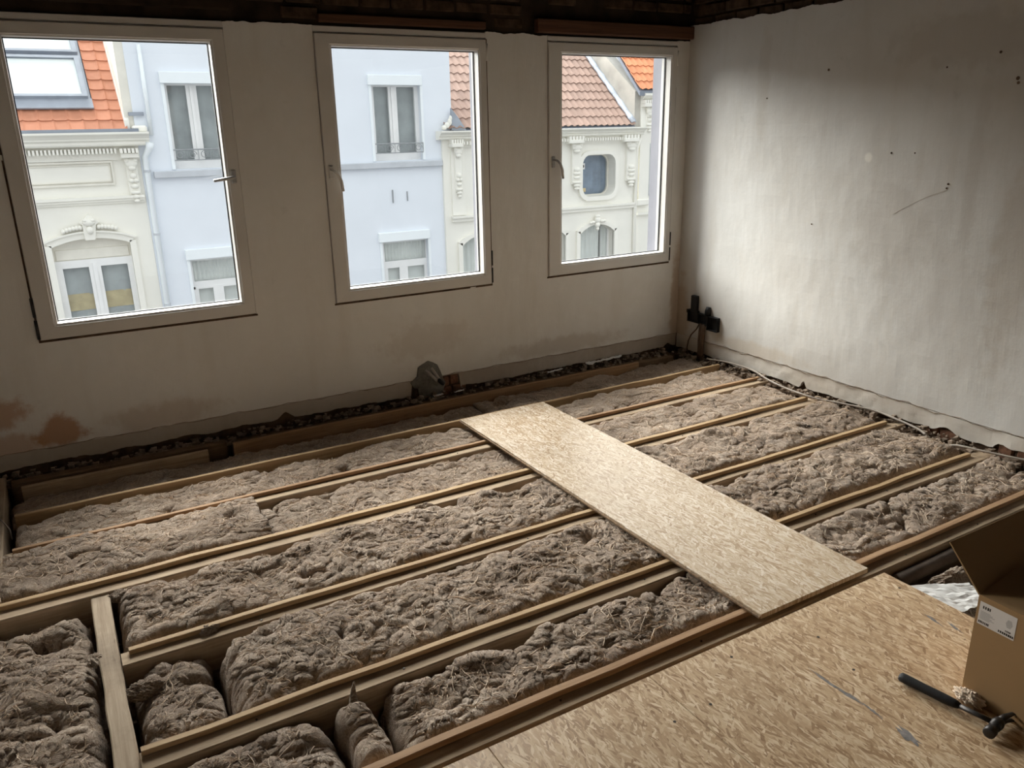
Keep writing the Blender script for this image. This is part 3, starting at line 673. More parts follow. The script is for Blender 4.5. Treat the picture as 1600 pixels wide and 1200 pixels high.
# ledger timbers against the window wall
lg = thing('ledger_beam', 'short upright plank by the window wall below the left window', 'joist', (-0.84, -0.16, -0.2))
part('beam', long_box(MB(), -1.26, -0.432, -0.205, -0.180, -0.16, 0.0, 0, 71, 8), 'joist', lg)
lg2 = thing('ledger_beam', 'long dim ledger timber along the foot of the window wall', 'joist', (1.2, -0.1, -0.2))
part('beam', long_box(MB(), -0.30, 2.72, -0.155, -0.105, -0.18, -0.016, 0.02, 72, 16), 'joist_dark', lg2)
part('batten', long_box(MB(), -0.30, 2.40, -0.170, -0.152, -0.09, -0.004, 0.012, 73, 16), 'batten_red', lg2)
lg3 = thing('ledger_beam', 'dark beam end between the two ledger timbers', 'joist', (-0.6, -0.1, -0.2))
part('beam', long_box(MB(), -1.30, -0.33, -0.150, -0.095, -0.19, 0.003, 0, 74, 8), 'joist_dark', lg3)
# pipe along the near joist
pp = thing('heating_pipe', 'dark dusty pipe lying along the joist behind the cardboard box', 'pipe', (2.2, -2.75, -0.09))
part('pipe_run', MB().tube([(x, -2.748-0.004*math.sin(x*5), -0.060+0.004*math.sin(x*3)) for x in np.linspace(1.52, 2.86, 16)], 0.027, 14), 'pipe', pp, True)

# ================================================================== MINERAL WOOL
def batt(label, x0, x1, y0, y1, top, seed, res=0.0062, far=0.05, near=0.04, ends=(0.05, 0.05), amp=1.0, floor_z=-0.19, gapn=1.0, holes=(), strands=260, dark=None, tilt=0.0):
    nx = max(8, int((x1-x0)/res)); ny = max(8, int((y1-y0)/res))
    X, Y = np.meshgrid(np.linspace(x0, x1, nx+1), np.linspace(y0, y1, ny+1), indexing='ij')
    wx = 0.055*fbm(X*5.5, Y*5.5, seed, 3); wy = 0.055*fbm(X*5.5+9, Y*5.5+4, seed+3, 3)
    A, B = X+wx, Y+wy
    big = perlin(X*3.4, Y*4.2, seed+5)
    soft = lambda n, k: np.sqrt(n*n+k*k)-k*0.6
    b1 = soft(perlin(A*6.5, B*8.5, seed+6), 0.10); b2 = soft(perlin(A*19, B*22, seed+7), 0.12); b3 = soft(perlin(A*47, B*50, seed+8), 0.12)
    m = sstep(perlin(X*4.5, Y*4.5, seed+9)*2.2+0.5)
    w2x = 0.012*fbm(X*17, Y*17, seed+25, 3); w2y = 0.012*fbm(X*17+7, Y*17+2, seed+26, 3)
    A2, B2 = X+1.9*wx+w2x, Y+1.9*wy+w2y
    def ridge(fx, fy, ang, sd):
        ca, sa = math.cos(ang), math.sin(ang); P, Q = A2*ca+B2*sa, -A2*sa+B2*ca
        return 1-2*np.abs(perlin(P*fx, Q*fy, sd))
    t0 = (seed*0.61) % 0.9-0.2
    m2 = sstep(perlin(X*6+3, Y*6+1, seed+19)*2.4+0.5)
    def streak(f, sd):
        return (ridge(f*0.11, f, t0, sd)*m+ridge(f*0.11, f, t0+1.05, sd+1)*(1-m))*(1-m2)+ridge(f*0.16, f, t0-0.7, sd+2)*m2
    h = top+amp*(0.034*big+0.034*(b1-0.22)+0.009*(b2-0.22)+0.002*(b3-0.2)+0.009*fbm(A*11, B*11, seed+80, 2, 0.5)+0.0150*(streak(20, seed+60)-0.4)+0.0085*(streak(46, seed+65)-0.4)+0.0060*streak(92, seed+70))+tilt*(X-x0)/(x1-x0)
    pit = sstep((perlin(A*5.2, B*5.8, seed+21)-0.34)/0.16)*sstep(perlin(A*12, B*12, seed+22)*2+0.6); h = h-0.045*amp*pit
    ck = np.abs(perlin(A*3.6+1, B*4.6, seed+90)); h = h-0.055*amp*sstep(1-ck/0.045)*sstep(perlin(X*2.6, Y*3.1, seed+91)*3+0.3)
    for (hx, hy, hr, hd) in holes:
        d = np.sqrt((X-hx)**2+(Y-hy)**2)/hr+0.3*fbm(X*22, Y*22, seed+31, 2); h = h-hd*sstep(1.25-d)
    # rounded, torn edges
    nf = 0.15+1.5*gapn*(fbm(X*3.6, X*0+seed, seed+41, 4)); nn = 0.5+0.8*gapn*fbm(X*4.6, X*0+seed+5, seed+43, 4)
    ef = sstep(((y1-Y)-0.055*np.clip(nf, 0, 2)*gapn)/(0.6*far)); en = sstep(((Y-y0)-0.006*np.clip(nn, 0, 2)*gapn)/near)
    ex0 = sstep(((X-x0)-0.02*(0.5+fbm(Y*9, Y*0, seed+45, 3)))/max(ends[0], 1e-3)); ex1 = sstep(((x1-X)-0.02*(0.5+fbm(Y*9, Y*0+3, seed+46, 3)))/max(ends[1], 1e-3))
    e = ef*en*ex0*ex1
    e = np.power(np.clip(e, 0, 1), 0.42)
    h = np.minimum(h, top+0.055)
    edge_z = np.minimum(h-0.02, -0.115+0.02*fbm(X*7, Y*7, seed+33, 3)); Z = edge_z+(h-edge_z)*e; Z = np.where(e < 0.02, floor_z, Z)
    Z = np.where((X > 0.80) & (X < 1.42), np.minimum(Z, -0.004), Z)     # pressed down under the loose board
    # sideways fold so that lumps lean and overhang a little
    gx, gy = np.gradient(Z, (x1-x0)/nx, (y1-y0)/ny)
    k = 0.009*e
    PX = X-np.clip(gx, -2, 2)*k+0.004*e*perlin(X*26, Y*26, seed+51); PY = Y-np.clip(gy, -2, 2)*k+0.004*e*perlin(X*26+5, Y*26+3, seed+52)
    PX = np.clip(PX, x0, x1); PY = np.clip(PY, y0, y1)
    vs = np.stack([PX, PY, Z], -1).reshape(-1, 3)
    i, j = np.meshgrid(np.arange(nx), np.arange(ny), indexing='ij'); a = (i*(ny+1)+j).ravel()
    F = np.stack([a, a+ny+1, a+ny+2, a+1], -1)
    me = bpy.data.meshes.new('insulation_batt')
    me.vertices.add(len(vs)); me.vertices.foreach_set('co', vs.ravel())
    me.loops.add(F.size); me.loops.foreach_set('vertex_index', F.ravel().astype(np.int32))
    me.polygons.add(len(F)); me.polygons.foreach_set('loop_start', (np.arange(len(F))*4).astype(np.int32))
    me.update(calc_edges=True); me.polygons.foreach_set('use_smooth', np.ones(len(F), bool)); me.materials.append(M['wool'])
    root = thing('insulation_batt', label, 'insulation', ((x0+x1)/2, (y0+y1)/2, floor_z), 'mineral wool between the floor joists')
    link('wool', me, root)
    # loose fibres lying on it
    rg = np.random.default_rng(seed+99); mb = MB()
    for _ in range(int(3*strands*(x1-x0)*(y1-y0)/0.5)):
        px, py = x0+rg.random()*(x1-x0), y0+rg.random()*(y1-y0)
        th = rg.random()*2*PI; L = 0.03+rg.random()**2*0.11; n = 6; cur = rg.normal(0, 9)
        pts = []; ok = True
        for s in range(n+1):
            ii = int((px-x0)/(x1-x0)*nx); jj = int((py-y0)/(y1-y0)*ny)
            if not (0 <= ii <= nx and 0 <= jj <= ny) or e[ii, jj] < 0.55: ok = False; break
            lift = 0.0015+0.010*math.sin(PI*s/n)*rg.random()
            pts.append((PX[ii, jj]*0.5+px*0.5, PY[ii, jj]*0.5+py*0.5, Z[ii, jj]+lift))
            px += math.cos(th)*L/n; py += math.sin(th)*L/n; th += cur*L/n+rg.normal(0, .25)
        if ok:
            r0 = 0.0006+0.0012*rg.random()**2; mb.tube(pts, [r0*0.4]+[r0]*(n-1)+[r0*0.3], 3, False)
    if mb.f:
        me2 = bpy.data.meshes.new('loose_fibres'); me2.from_pydata(mb.v, [], mb.f); me2.update(); me2.materials.append(M['fibre'])
        tag(link('loose_fibres', me2, root), None, None, None, 'stuff')
    return root

SP = 1.10   # hidden joint under the loose board
batt('dim wool strip along the window wall, left of the loose board', -1.32, SP, -0.475, -0.175, -0.060, 101, 0.0075, 0.07, 0.04, (0.04, 0.01), 0.75, strands=150)
batt('dim wool strip along the window wall, running to the black sockets', SP, 2.86, -0.475, -0.165, -0.045, 102, 0.0085, 0.06, 0.04, (0.01, 0.06), 0.8, strands=150)
batt('wool behind the second joist, left of the loose board', -1.30, SP, -0.838, -0.532, -0.028, 103, 0.0068, 0.06, 0.045, (0.04, 0.01), 0.75, strands=240)
batt('wool behind the second joist, right of the loose board', SP, 2.84, -0.838, -0.532, -0.022, 104, 0.008, 0.05, 0.035, (0.01, 0.08), 0.75, strands=200)
batt('square-ended wool batt lying higher than its neighbour, before the second joist', -1.68, -0.368, -1.262, -0.885, 0.000, 105, 0.005, 0.03, 0.05, (0.05, 0.012), 0.72, gapn=0.6, strands=280)
batt('wool batt with the torn hollow, beside the square-ended batt', -0.362, SP, -1.262, -0.918, -0.034, 106, 0.005, 0.05, 0.03, (0.012, 0.01), 0.75, holes=((-0.29, -1.04, 0.035, 0.03),), strands=280)
batt('pale wool in the second bay, right of the loose board', SP, 2.82, -1.262, -0.915, -0.018, 107, 0.0075, 0.04, 0.04, (0.01, 0.09), 0.75, strands=240)
batt('lumpy pale wool running from the cross timber to the loose board, with small holes', -0.985, SP, -1.768, -1.352, -0.014, 108, 0.0042, 0.07, 0.045, (0.06, 0.01), 1.0, gapn=1.25, holes=((0.02, -1.46, 0.012, 0.05), (0.06, -1.53, 0.012, 0.05), (0.20, -1.50, 0.02, 0.05), (-0.35, -1.64, 0.045, 0.05)), strands=300)
batt('wool in the third bay, right of the loose board', SP, 2.83, -1.768, -1.345, -0.016, 109, 0.0068, 0.05, 0.05, (0.01, 0.06), 0.95, strands=260)
batt('darker torn wool clump in the corner by the cross timber', -0.982, -0.735, -2.255, -1.845, -0.048, 110, 0.0036, 0.07, 0.05, (0.07, 0.07), 1.1, strands=340)
batt('broad tousled wool bed from the torn clump to the loose board', -0.735, SP, -2.258, -1.842, -0.018, 111, 0.004, 0.06, 0.05, (0.08, 0.01), 0.9, holes=((-0.36, -2.06, 0.035, 0.05), (-0.56, -1.93, 0.03, 0.04)), strands=340)
batt('fluffy wool in the fourth bay, right of the loose board', SP, 2.80, -2.258, -1.842, -0.012, 112, 0.0062, 0.05, 0.07, (0.01, 0.06), 0.95, strands=300)
batt('wool heap at the bottom edge, left of the upright tuft', -0.985, -0.50, -2.636, -2.345, -0.034, 113, 0.0036, 0.06, 0.05, (0.05, 0.08), 1.1, strands=340)
batt('wool before the broad joist, between the upright tuft and the board', -0.37, SP, -2.636, -2.345, -0.024, 114, 0.0036, 0.045, 0.05, (0.10, 0.01), 1.15, gapn=1.3, strands=360)
batt('brown streaky wool behind the pipe, right of the loose board', SP, 2.84, -2.636, -2.345, -0.028, 115, 0.006, 0.04, 0.05, (0.01, 0.05), 1.0, strands=300)
batt('dark wool by the pipe, next to the cardboard box', 1.425, 2.86, -3.30, -2.785, -0.085, 116, 0.0075, 0.05, 0.06, (0.05, 0.04), 1.2, strands=260)
batt('deep wool bed left of the grey cross timber', -1.74, -1.062, -2.75, -1.365, -0.070, 117, 0.0044, 0.10, 0.05, (0.03, 0.06), 1.25, holes=((-1.20, -1.50, 0.06, 0.07), (-1.18, -1.95, 0.05, 0.05)), strands=300)

def clump(label, c, r, seed, spike=None, mat='wool'):
    """a torn-off tuft: ellipsoid with folded, billowed skin"""
    nu, nv = 110, 70
    U, V = np.meshgrid(np.linspace(0, 2*PI, nu, endpoint=False), np.linspace(-PI/2, PI/2, nv+1), indexing='ij')
    dx, dy, dz = np.cos(V)*np.cos(U), np.cos(V)*np.sin(U), np.sin(V)
    def n3(f, s): return perlin(dx*f+dz*f*0.7, dy*f-dz*f*0.6, s)
    g = 1+0.55*n3(1.7, seed)+0.45*(np.abs(n3(3.6, seed+1))-0.2)+0.20*n3(8, seed+2)+0.10*n3(17, seed+4)+0.08*(1-2*np.abs(perlin(dx*22+dz*9, dy*7+dz*3, seed+3)))
    if spike is not None:
        sd = np.array(spike, float); L = np.linalg.norm(sd); sd /= L
        cosang = dx*sd[0]+dy*sd[1]+dz*sd[2]; g = g+L*np.exp((cosang-1)/0.008)
    P = np.stack([c[0]+r[0]*dx*g, c[1]+r[1]*dy*g, c[2]+r[2]*dz*g], -1)
    vs = P.reshape(-1, 3).tolist(); m = nv+1
    fs = [(i*m+j, ((i+1) % nu)*m+j, ((i+1) % nu)*m+j+1, i*m+j+1) for i in range(nu) for j in range(nv)]
    me = bpy.data.meshes.new('insulation_tuft'); me.from_pydata(vs, [], fs); me.update()
    me.polygons.foreach_set('use_smooth', [True]*len(fs)); me.materials.append(M[mat])
    return tag(link('insulation_tuft', me), label, 'insulation', 'torn tufts of mineral wool')
ut = batt('upright wool tuft with a pointed tip standing against the broad joist', -0.505, -0.375, -2.632, -2.352, -0.024, 131, 0.0034, 0.07, 0.06, (0.05, 0.05), 0.9, strands=340)
part('tip', MB().tube([(-0.440, -2.405, -0.045), (-0.436, -2.385, -0.020), (-0.430, -2.368, 0.000), (-0.424, -2.358, 0.016), (-0.419, -2.350, 0.030)], [0.022, 0.015, 0.010, 0.006, 0.002], 9, True, 0.5), 'wool', ut, True)
clump('small dark wool scrap on the joist edge in the middle of the floor', (0.25, -1.345, -0.030), (0.050, 0.022, 0.020), 9)
clump('little wool scrap draped over the left face of the cross timber', (-1.062, -1.735, -0.036), (0.020, 0.03, 0.014), 12)
clump('wool wad pushed against the right face of the cross timber', (-0.945, -1.96, -0.045), (0.05, 0.03, 0.022), 15)
clump('wool tatter hanging on the batten near the cross timber', (-0.725, -1.80, -0.014), (0.030, 0.018, 0.016), 18)
clump('wool frays at the joint of the cross timber and the far joist', (-0.94, -1.37, -0.040), (0.055, 0.03, 0.018), 21)
clump('pale fluff of wool beside the hammer head at the box', (1.005, -3.315, 0.036), (0.022, 0.034, 0.022), 24, None, 'fibre')
clump('brown wool roll lying by the white plastic sheet near the box', (1.70, -2.86, -0.055), (0.13, 0.035, 0.028), 27)

# ================================================================== BOARDS
def board(name, label, x0, x1, y0, y1, z0, z1, mat, rot=0.0, tongue=True):
    cx, cy = (x0+x1)/2, (y0+y1)/2
    r = thing(name, label, 'board', (cx, cy, z0)); r.rotation_euler = (0, 0, rot)
    hx, hy = (x1-x0)/2, (y1-y0)/2; t = z1-z0
    def lp(nm, mb, mt): o = bpy.data.objects.new(nm, mb.mesh(nm, mt)); COL.objects.link(o); o.parent = r; return o
    lp('panel', MB().cbox(-hx, hx, -hy, hy, 0.0, t, 0.0012), mat)
    if tongue: lp('tongue', MB().box(-hx-0.009, -hx+0.001, -hy, hy, t*0.32, t*0.66), 'osb_edge')
    return r
board('strand_board', 'loose pale strand board laid across the joists like a walkway', 0.838, 1.380, -2.722, -0.554, 0.0005, 0.0185, 'osb_pale', 0.002)
for (x0, x1, lb) in ((0.333, 1.405, 'wide laid floor panel under the box and the hammer'), (-0.203, 0.331, 'laid floor panel in the middle of the bottom edge, with two seams'), (-0.745, -0.205, 'laid floor panel at the bottom edge showing only its corner')):
    board('floor_panel', lb, x0, x1, -5.3, -2.768, 0.0005, 0.0185, 'osb', 0.0, False)
# a hidden bearer keeps the panels up
hb = joist(-2.82, 'bearer joist just under the edge of the laid floor panels', -1.2, 1.40, -1.2, 1.40, 'joist_dark', 'batten_red', 0.07, 0.045, 0.032, 40, 0)
# filler smears and screw heads on the laid panels
sm = thing('filler_smears', 'grey streaks of filler smeared on the wide floor panel', 'smear', (0.76, -3.15, 0.0187))
rg = np.random.default_rng(3)
def smear(cx, cy, L, Wd, ang):
    n = 26; pts = []
    for k in range(n):
        a = 2*PI*k/n; rr = 1+0.25*rg.normal(); u = L*0.5*math.cos(a)*rr; v_ = Wd*0.5*math.sin(a)*rr
        pts.append((cx+u*math.sin(ang)+v_*math.cos(ang), cy+u*math.cos(ang)-v_*math.sin(ang)))
    top = [(x, y, 0.0191) for x, y in pts]; bot = [(x, y, 0.0186) for x, y in pts]
    part('smear', MB().add(top+bot, [tuple(range(n)), tuple(range(2*n-1, n-1, -1))]+[(i, (i+1) % n, n+(i+1) % n, n+i) for i in range(n)]), 'smear', sm)
for a in ((0.752, -3.05, 0.09, 0.010, 0.05), (0.755, -3.13, 0.08, 0.012, -0.05), (0.757, -3.20, 0.06, 0.008, 0.1), (0.752, -3.31, 0.07, 0.026, 0.15), (1.285, -3.035, 0.06, 0.008, 0.2), (1.305, -3.09, 0.05, 0.009, 0.3)): smear(*a)
for k, (px, py) in enumerate(((0.40, -2.95), (0.41, -3.25), (0.90, -2.90), (1.36, -2.86), (0.27, -2.95), (0.60, -2.83), (0.86, -3.06))):
    sh = link('screw_head', MB().tube([(px, py, 0.0184), (px, py, 0.0192)], 0.0045, 9).mesh('screw_head', 'nail'))
    tag(sh, ['dark screw head beside the middle seam, far one', 'dark screw head beside the middle seam, near one', 'dark screw head in the knot near the far panel edge', 'dark screw head at the far right panel corner', 'dark screw head left of the middle seam', 'dark screw head close to the far panel edge', 'dark screw head between the two grey smears'][k], 'screw', 'screws in the laid floor panels')

# ================================================================== BOX, HAMMER
bxr = thing('cardboard_box', 'open brown cardboard box with a white address label', 'box', (1.22, -3.50, 0.0187))
x0, x1, y0, y1, z0, z1 = 1.027, 1.398, -3.74, -3.282, 0.0187, 0.336; t = 0.004
part('wall_panel', MB().box(x0, x0+t, y0, y1, z0, z1), 'card', bxr); part('wall_panel', MB().box(x1-t, x1, y0, y1, z0, z1), 'card', bxr)
part('wall_panel', MB().box(x0+t, x1-t, y1-t, y1, z0, z1), 'card', bxr); part('wall_panel', MB().box(x0+t, x1-t, y0, y0+t, z0, z1), 'card', bxr)
part('bottom_panel', MB().box(x0+t, x1-t, y0+t, y1-t, z0, z0+t), 'card', bxr)
def flap(a, b, d, L, shrink=0.0):
    a, b, d = Vector(a), Vector(b), Vector(d).normalized(); e = (b-a).normalized()
    nrm = e.cross(d).normalized()*0.002
    q = [a, b, b+d*L-e*shrink, a+d*L+e*shrink]
    vs = [tuple(p+nrm) for p in q]+[tuple(p-nrm) for p in q]
    part('flap', MB().add(vs, [(0, 1, 2, 3), (7, 6, 5, 4), (0, 4, 5, 1), (1, 5, 6, 2), (2, 6, 7, 3), (3, 7, 4, 0)]), 'card', bxr)
flap((x0, y1, z1), (x1, y1, z1), (0, 0.095, 0.105), 0.150)              # far flap standing up and out
flap((x0, y1, z1), (x0, y0, z1), (0.21, 0, 0.035), 0.185, 0.004)          # near-left flap folded inwards
flap((x1, y1, z1), (x1, y0, z1), (0.10, 0, 0.12), 0.185, 0.004)
flap((x0, y0, z1), (x1, y0, z1), (0, -0.13, 0.05), 0.150)
lbl = part('address_label', MB().add([(x0-0.0006, -3.289, 0.322), (x0-0.0006, -3.386, 0.322), (x0-0.0006, -3.386, 0.254), (x0-0.0006, -3.289, 0.254)], [(0, 1, 2, 3)]), 'paper', bxr, False, 'white printed label')
mk = MB(); rgm = np.random.default_rng(2)
for (yy, zz, n, wd, ht) in ((-3.298, 0.3035, 4, 0.0048, 0.0085), (-3.292, 0.2590, 7, 0.0034, 0.0066), (-3.345, 0.2585, 8, 0.0042, 0.0066), (-3.362, 0.269, 4, 0.003, 0.0045)):
    for k in range(n):
        y_ = yy-k*wd*1.22; ww = wd*(0.6+0.4*rgm.random())
        mk.add([(x0-0.0010, y_, zz), (x0-0.0010, y_-ww, zz), (x0-0.0010, y_-ww, zz+ht), (x0-0.0010, y_, zz+ht)], [(0, 1, 2, 3)])
part('bold_print', mk, 'ink', lbl, False, None, 'stuff')
pr = MB()
for k in range(7): pr.add([(x0-0.001, -3.294, 0.295-k*0.0036), (x0-0.001, -3.320-0.006*((k*37) % 3), 0.295-k*0.0036), (x0-0.001, -3.320-0.006*((k*37) % 3), 0.2936-k*0.0036), (x0-0.001, -3.294, 0.2936-k*0.0036)], [(0, 1, 2, 3)])
for k in range(9): pr.add([(x0-0.001, -3.360-0.001*abs(k-4), 0.305-k*0.0026), (x0-0.001, -3.378+0.001*abs(k-4), 0.305-k*0.0026), (x0-0.001, -3.378+0.001*abs(k-4), 0.3037-k*0.0026), (x0-0.001, -3.360-0.001*abs(k-4), 0.3037-k*0.0026)], [(0, 1, 2, 3)])
part('print', pr, 'inkgrey', lbl, False, None, 'stuff')

hm = thing('hammer', 'claw hammer with a black rubber grip lying beside the cardboard box', 'hammer', (0.95, -3.3, 0.0187))
A = Vector((0.928, -3.160, 0.0187)); Bh = Vector((0.966, -3.418, 0.0187)); D = (Bh-A)
hp = lambda t, z: tuple(A+D*t+Vector((0, 0, z)))
part('grip', MB().tube([hp(0.0, .016), hp(0.015, .016), hp(0.06, .016), hp(0.25, .0165), hp(0.45, .017), hp(0.58, .0175), hp(0.63, .018)], [0.011, 0.0145, 0.0152, 0.0142, 0.0150, 0.0138, 0.009], 14, True, 0.85), 'blackgrip', hm, True)
part('shaft', MB().tube([hp(0.60, .018), hp(0.80, .019), hp(0.97, .020)], [0.0085, 0.0078, 0.008], 12, True, 0.8), 'darkmetal', hm, True)
sd = Vector((-D.y, D.x, 0)).normalized()      # to the right of the handle
hc = A+D*0.99+Vector((0, 0, 0.021))
head = part('head', MB().tube([tuple(hc-sd*0.018), tuple(hc), tuple(hc+sd*0.016)], [0.0145, 0.0165, 0.0135], 12, True, 0.95), 'darkmetal', hm, True, 'dark steel hammer head')
part('striking_face', MB().tube([tuple(hc-sd*0.016), tuple(hc-sd*0.028), tuple(hc-sd*0.034), tuple(hc-sd*0.052), tuple(hc-sd*0.054)], [0.0105, 0.0105, 0.0155, 0.0155, 0.0135], 14), 'darkmetal', head, True)
for q in (-1, 1):
    dd = D.normalized()
    part('claw', MB().tube([tuple(hc+sd*0.012+Vector((0, 0, q*0.004))), tuple(hc+sd*0.035+dd*0.004+Vector((0, 0, q*0.007))), tuple(hc+sd*0.058+dd*0.014+Vector((0, 0, q*0.010))), tuple(hc+sd*0.076+dd*0.028+Vector((0, 0, q*0.011)))], [0.011, 0.009, 0.006, 0.0025], 8, True, 0.6), 'darkmetal', head, True)

# ================================================================== SOCKETS, CABLES, DEBRIS
sk = thing('socket_boxes', 'black electrical back boxes and stub pipes sunk in the wall by the corner', 'socket box', (XR-0.01, -0.28, 0.20))
def obox(y0, y1, z0, z1, d=0.022, name='back_box', tl=0.0):
    """open-fronted box: rim and recessed floor"""
    mb = MB(); t = 0.006; xf = XR-d; xb = XR+0.002
    mb.box(xf, xb, y0, y0+t, z0, z1).box(xf, xb, y1-t, y1, z0, z1).box(xf, xb, y0+t, y1-t, z0, z0+t).box(xf, xb, y0+t, y1-t, z1-t, z1).box(xb-0.004, xb, y0+t, y1-t, z0+t, z1-t)
    part(name, mb, 'black', sk)
obox(-0.225, -0.128, 0.218, 0.302); obox(-0.325, -0.228, 0.218, 0.292); obox(-0.425, -0.328, 0.192, 0.290, 0.028)
part('stub_pipe', MB().cbox(XR-0.03, XR, -0.218, -0.163, 0.295, 0.408, 0.004), 'black', sk)
part('stub_pipe', MB().tube([(XR-0.012, -0.320, 0.290), (XR-0.012, -0.321, 0.325), (XR-0.010, -0.322, 0.348)], [0.022, 0.022, 0.016], 14), 'black', sk, True)
part('wall_tab', MB().cbox(XR-0.012, XR, -0.128, -0.105, 0.272, 0.298, 0.003), 'black', sk)
for k, (ya, yb, rr) in enumerate(((-0.262, -0.272, 0.014), (-0.292, -0.298, 0.012), (-0.278, -0.285, 0.010))):
    part('conduit', MB().tube([(XR-0.012, ya, 0.222), (XR-0.020, ya-0.004, 0.17), (XR-0.024, (ya+yb)/2, 0.10), (XR-0.026, yb, 0.03), (XR-0.03, yb, -0.03)], rr, 10), 'cablebrown', sk, True)
part('thin_cable', MB().tube([(XR-0.012, -0.245, 0.22), (XR-0.02, -0.225, 0.175), (XR-0.028, -0.185, 0.13), (XR-0.030, -0.160, 0.08), (XR-0.03, -0.152, 0.03), (XR-0.03, -0.155, -0.03)], 0.0045, 8), 'cablebrown', sk, True)

def smooth_path(P, n=8):
    P = [Vector(p) for p in P]; out = []
    for i in range(len(P)-1):
        a, b, c, d = P[max(i-1, 0)], P[i], P[i+1], P[min(i+2, len(P)-1)]
        for k in range(n):
            t = k/n; out.append(tuple(0.5*((2*b)+(c-a)*t+(2*a-5*b+4*c-d)*t*t+(3*b-a-3*c+d)*t**3)))
    out.append(tuple(P[-1])); return out
cb = link('floor_cable', MB().tube(smooth_path([(2.80, -0.40, 0.012), (2.845, -0.56, 0.016), (2.850, -0.76, 0.016), (2.79, -0.95, 0.012), (2.762, -1.10, 0.008), (2.745, -1.27, 0.010), (2.765, -1.37, 0.006), (2.81, -1.50, 0.008), (2.845, -1.66, 0.012), (2.835, -1.80, 0.010), (2.812, -1.97, 0.0), (2.77, -2.10, -0.03), (2.76, -2.2, 0.006), (2.775, -2.30, 0.012), (2.815, -2.42, 0.012), (2.850, -2.56, 0.012), (2.86, -2.9, 0.0)]), 0.0058, 8).mesh('floor_cable', 'cable', True))
tag(cb, 'pale grey cable snaking over the joist ends along the right wall', 'cable')

def crumpled(name, label, cat, outline, z, amp, seed, mat, n=26):
    """thin crumpled film with a real thickness"""
    (ax, ay), (bx_, by), (cx_, cy_), (dx_, dy_) = outline
    U, V = np.meshgrid(np.linspace(0, 1, n+1), np.linspace(0, 1, n//2+1), indexing='ij')
    X = (ax*(1-U)+bx_*U)*(1-V)+(dx_*(1-U)+cx_*U)*V; Y = (ay*(1-U)+by*U)*(1-V)+(dy_*(1-U)+cy_*U)*V
    ed = 0.012*fbm(U*6, V*6, seed+4, 3); X = X+ed; Y = Y+0.6*ed
    Z = z+amp*(1-2*np.abs(perlin(U*4, V*4, seed)))+amp*0.6*(1-2*np.abs(perlin(U*9, V*9, seed+1)))
    m = n//2+1; top = np.stack([X, Y, Z], -1).reshape(-1, 3); bot = top-np.array([0, 0, 0.0012])
    N = len(top); fs = []
    for i in range(n):
        for j in range(m-1):
            a = i*m+j; fs += [(a, a+m, a+m+1, a+1), (a+N, a+1+N, a+m+1+N, a+m+N)]
    rim = [(i*m, (i+1)*m) for i in range(n)]+[(i*m+m-1, (i+1)*m+m-1) for i in range(n)]+[(j, j+1) for j in range(m-1)]+[(n*m+j, n*m+j+1) for j in range(m-1)]
    fs += [(a, b, b+N, a+N) for a, b in rim]
    mb = MB().add(np.concatenate([top, bot]).tolist(), fs)
    return tag(link(name, mb.mesh(name, mat)), label, cat)
crumpled('plastic_sheet', 'white crumpled plastic sheet under the edge of the panel by the box', 'plastic sheet', [(1.42, -2.80), (1.66, -2.93), (1.62, -3.03), (1.42, -3.02)], -0.030, 0.005, 3, 'whiteplastic')
crumpled('paper_strip', 'long torn white strip lying at the foot of the window wall', 'paper scrap', [(2.03, -0.075), (2.36, -0.030), (2.36, -0.012), (2.05, -0.030)], 0.004, 0.010, 8, 'whiteplastic')
crumpled('paper_scrap', 'small torn white scrap left of the long strip by the window wall', 'paper scrap', [(1.72, -0.07), (1.86, -0.045), (1.86, -0.03), (1.74, -0.04)], 0.002, 0.006, 11, 'whiteplastic', 14)
crumpled('paper_scrap', 'small white paper scrap below the mortar patch', 'paper scrap', [(0.90, -0.085), (0.965, -0.08), (0.965, -0.06), (0.90, -0.065)], 0.000, 0.006, 14, 'whiteplastic', 12)
crumpled('paper_scrap', 'white shred below the bared brick of the front wall', 'paper scrap', [(1.04, -0.08), (1.11, -0.07), (1.11, -0.055), (1.04, -0.065)], 0.000, 0.005, 17, 'whiteplastic', 12)

def rubble(label, seed, count, place, smin, smax):
    rg = np.random.default_rng(seed); mb = MB()
    for _ in range(count):
        x, y, z = place(rg); s = smin+(smax-smin)*rg.random()**2.5
        vs = []
        for sx in (-1, 1):
            for sy in (-1, 1):
                for sz in (-1, 1): vs.append((x+s*(sx*0.5+rg.normal(0, .16)), y+s*(sy*0.4+rg.normal(0, .16)), z+s*(sz*0.3+rg.normal(0, .1))))
        mb.add(vs, [(0, 1, 3, 2), (4, 6, 7, 5), (0, 4, 5, 1), (2, 3, 7, 6), (0, 2, 6, 4), (1, 5, 7, 3)])
    return tag(link('rubble', mb.mesh('rubble', 'rubble')), label, 'rubble', None, 'stuff')
rubble('brown plaster crumbs along the foot of the window wall', 5, 700, lambda g: (XL+0.2+g.random()*4.3, -0.008-g.random()**1.5*0.10, -0.030+g.random()*0.035), 0.006, 0.030)
rubble('brown plaster crumbs along the foot of the right wall', 6, 800, lambda g: (XR-0.005-g.random()**1.5*0.09, -0.05-g.random()*2.85, -0.05+g.random()*0.052), 0.006, 0.036)
tag(link('debris_bed', MB().box(XL+0.1, XR-0.08, -0.092, 0.018, -0.21, -0.030).mesh('debris_bed', 'dirt')), 'packed dirt filling the gap at the foot of the window wall', 'dirt', None, 'stuff')
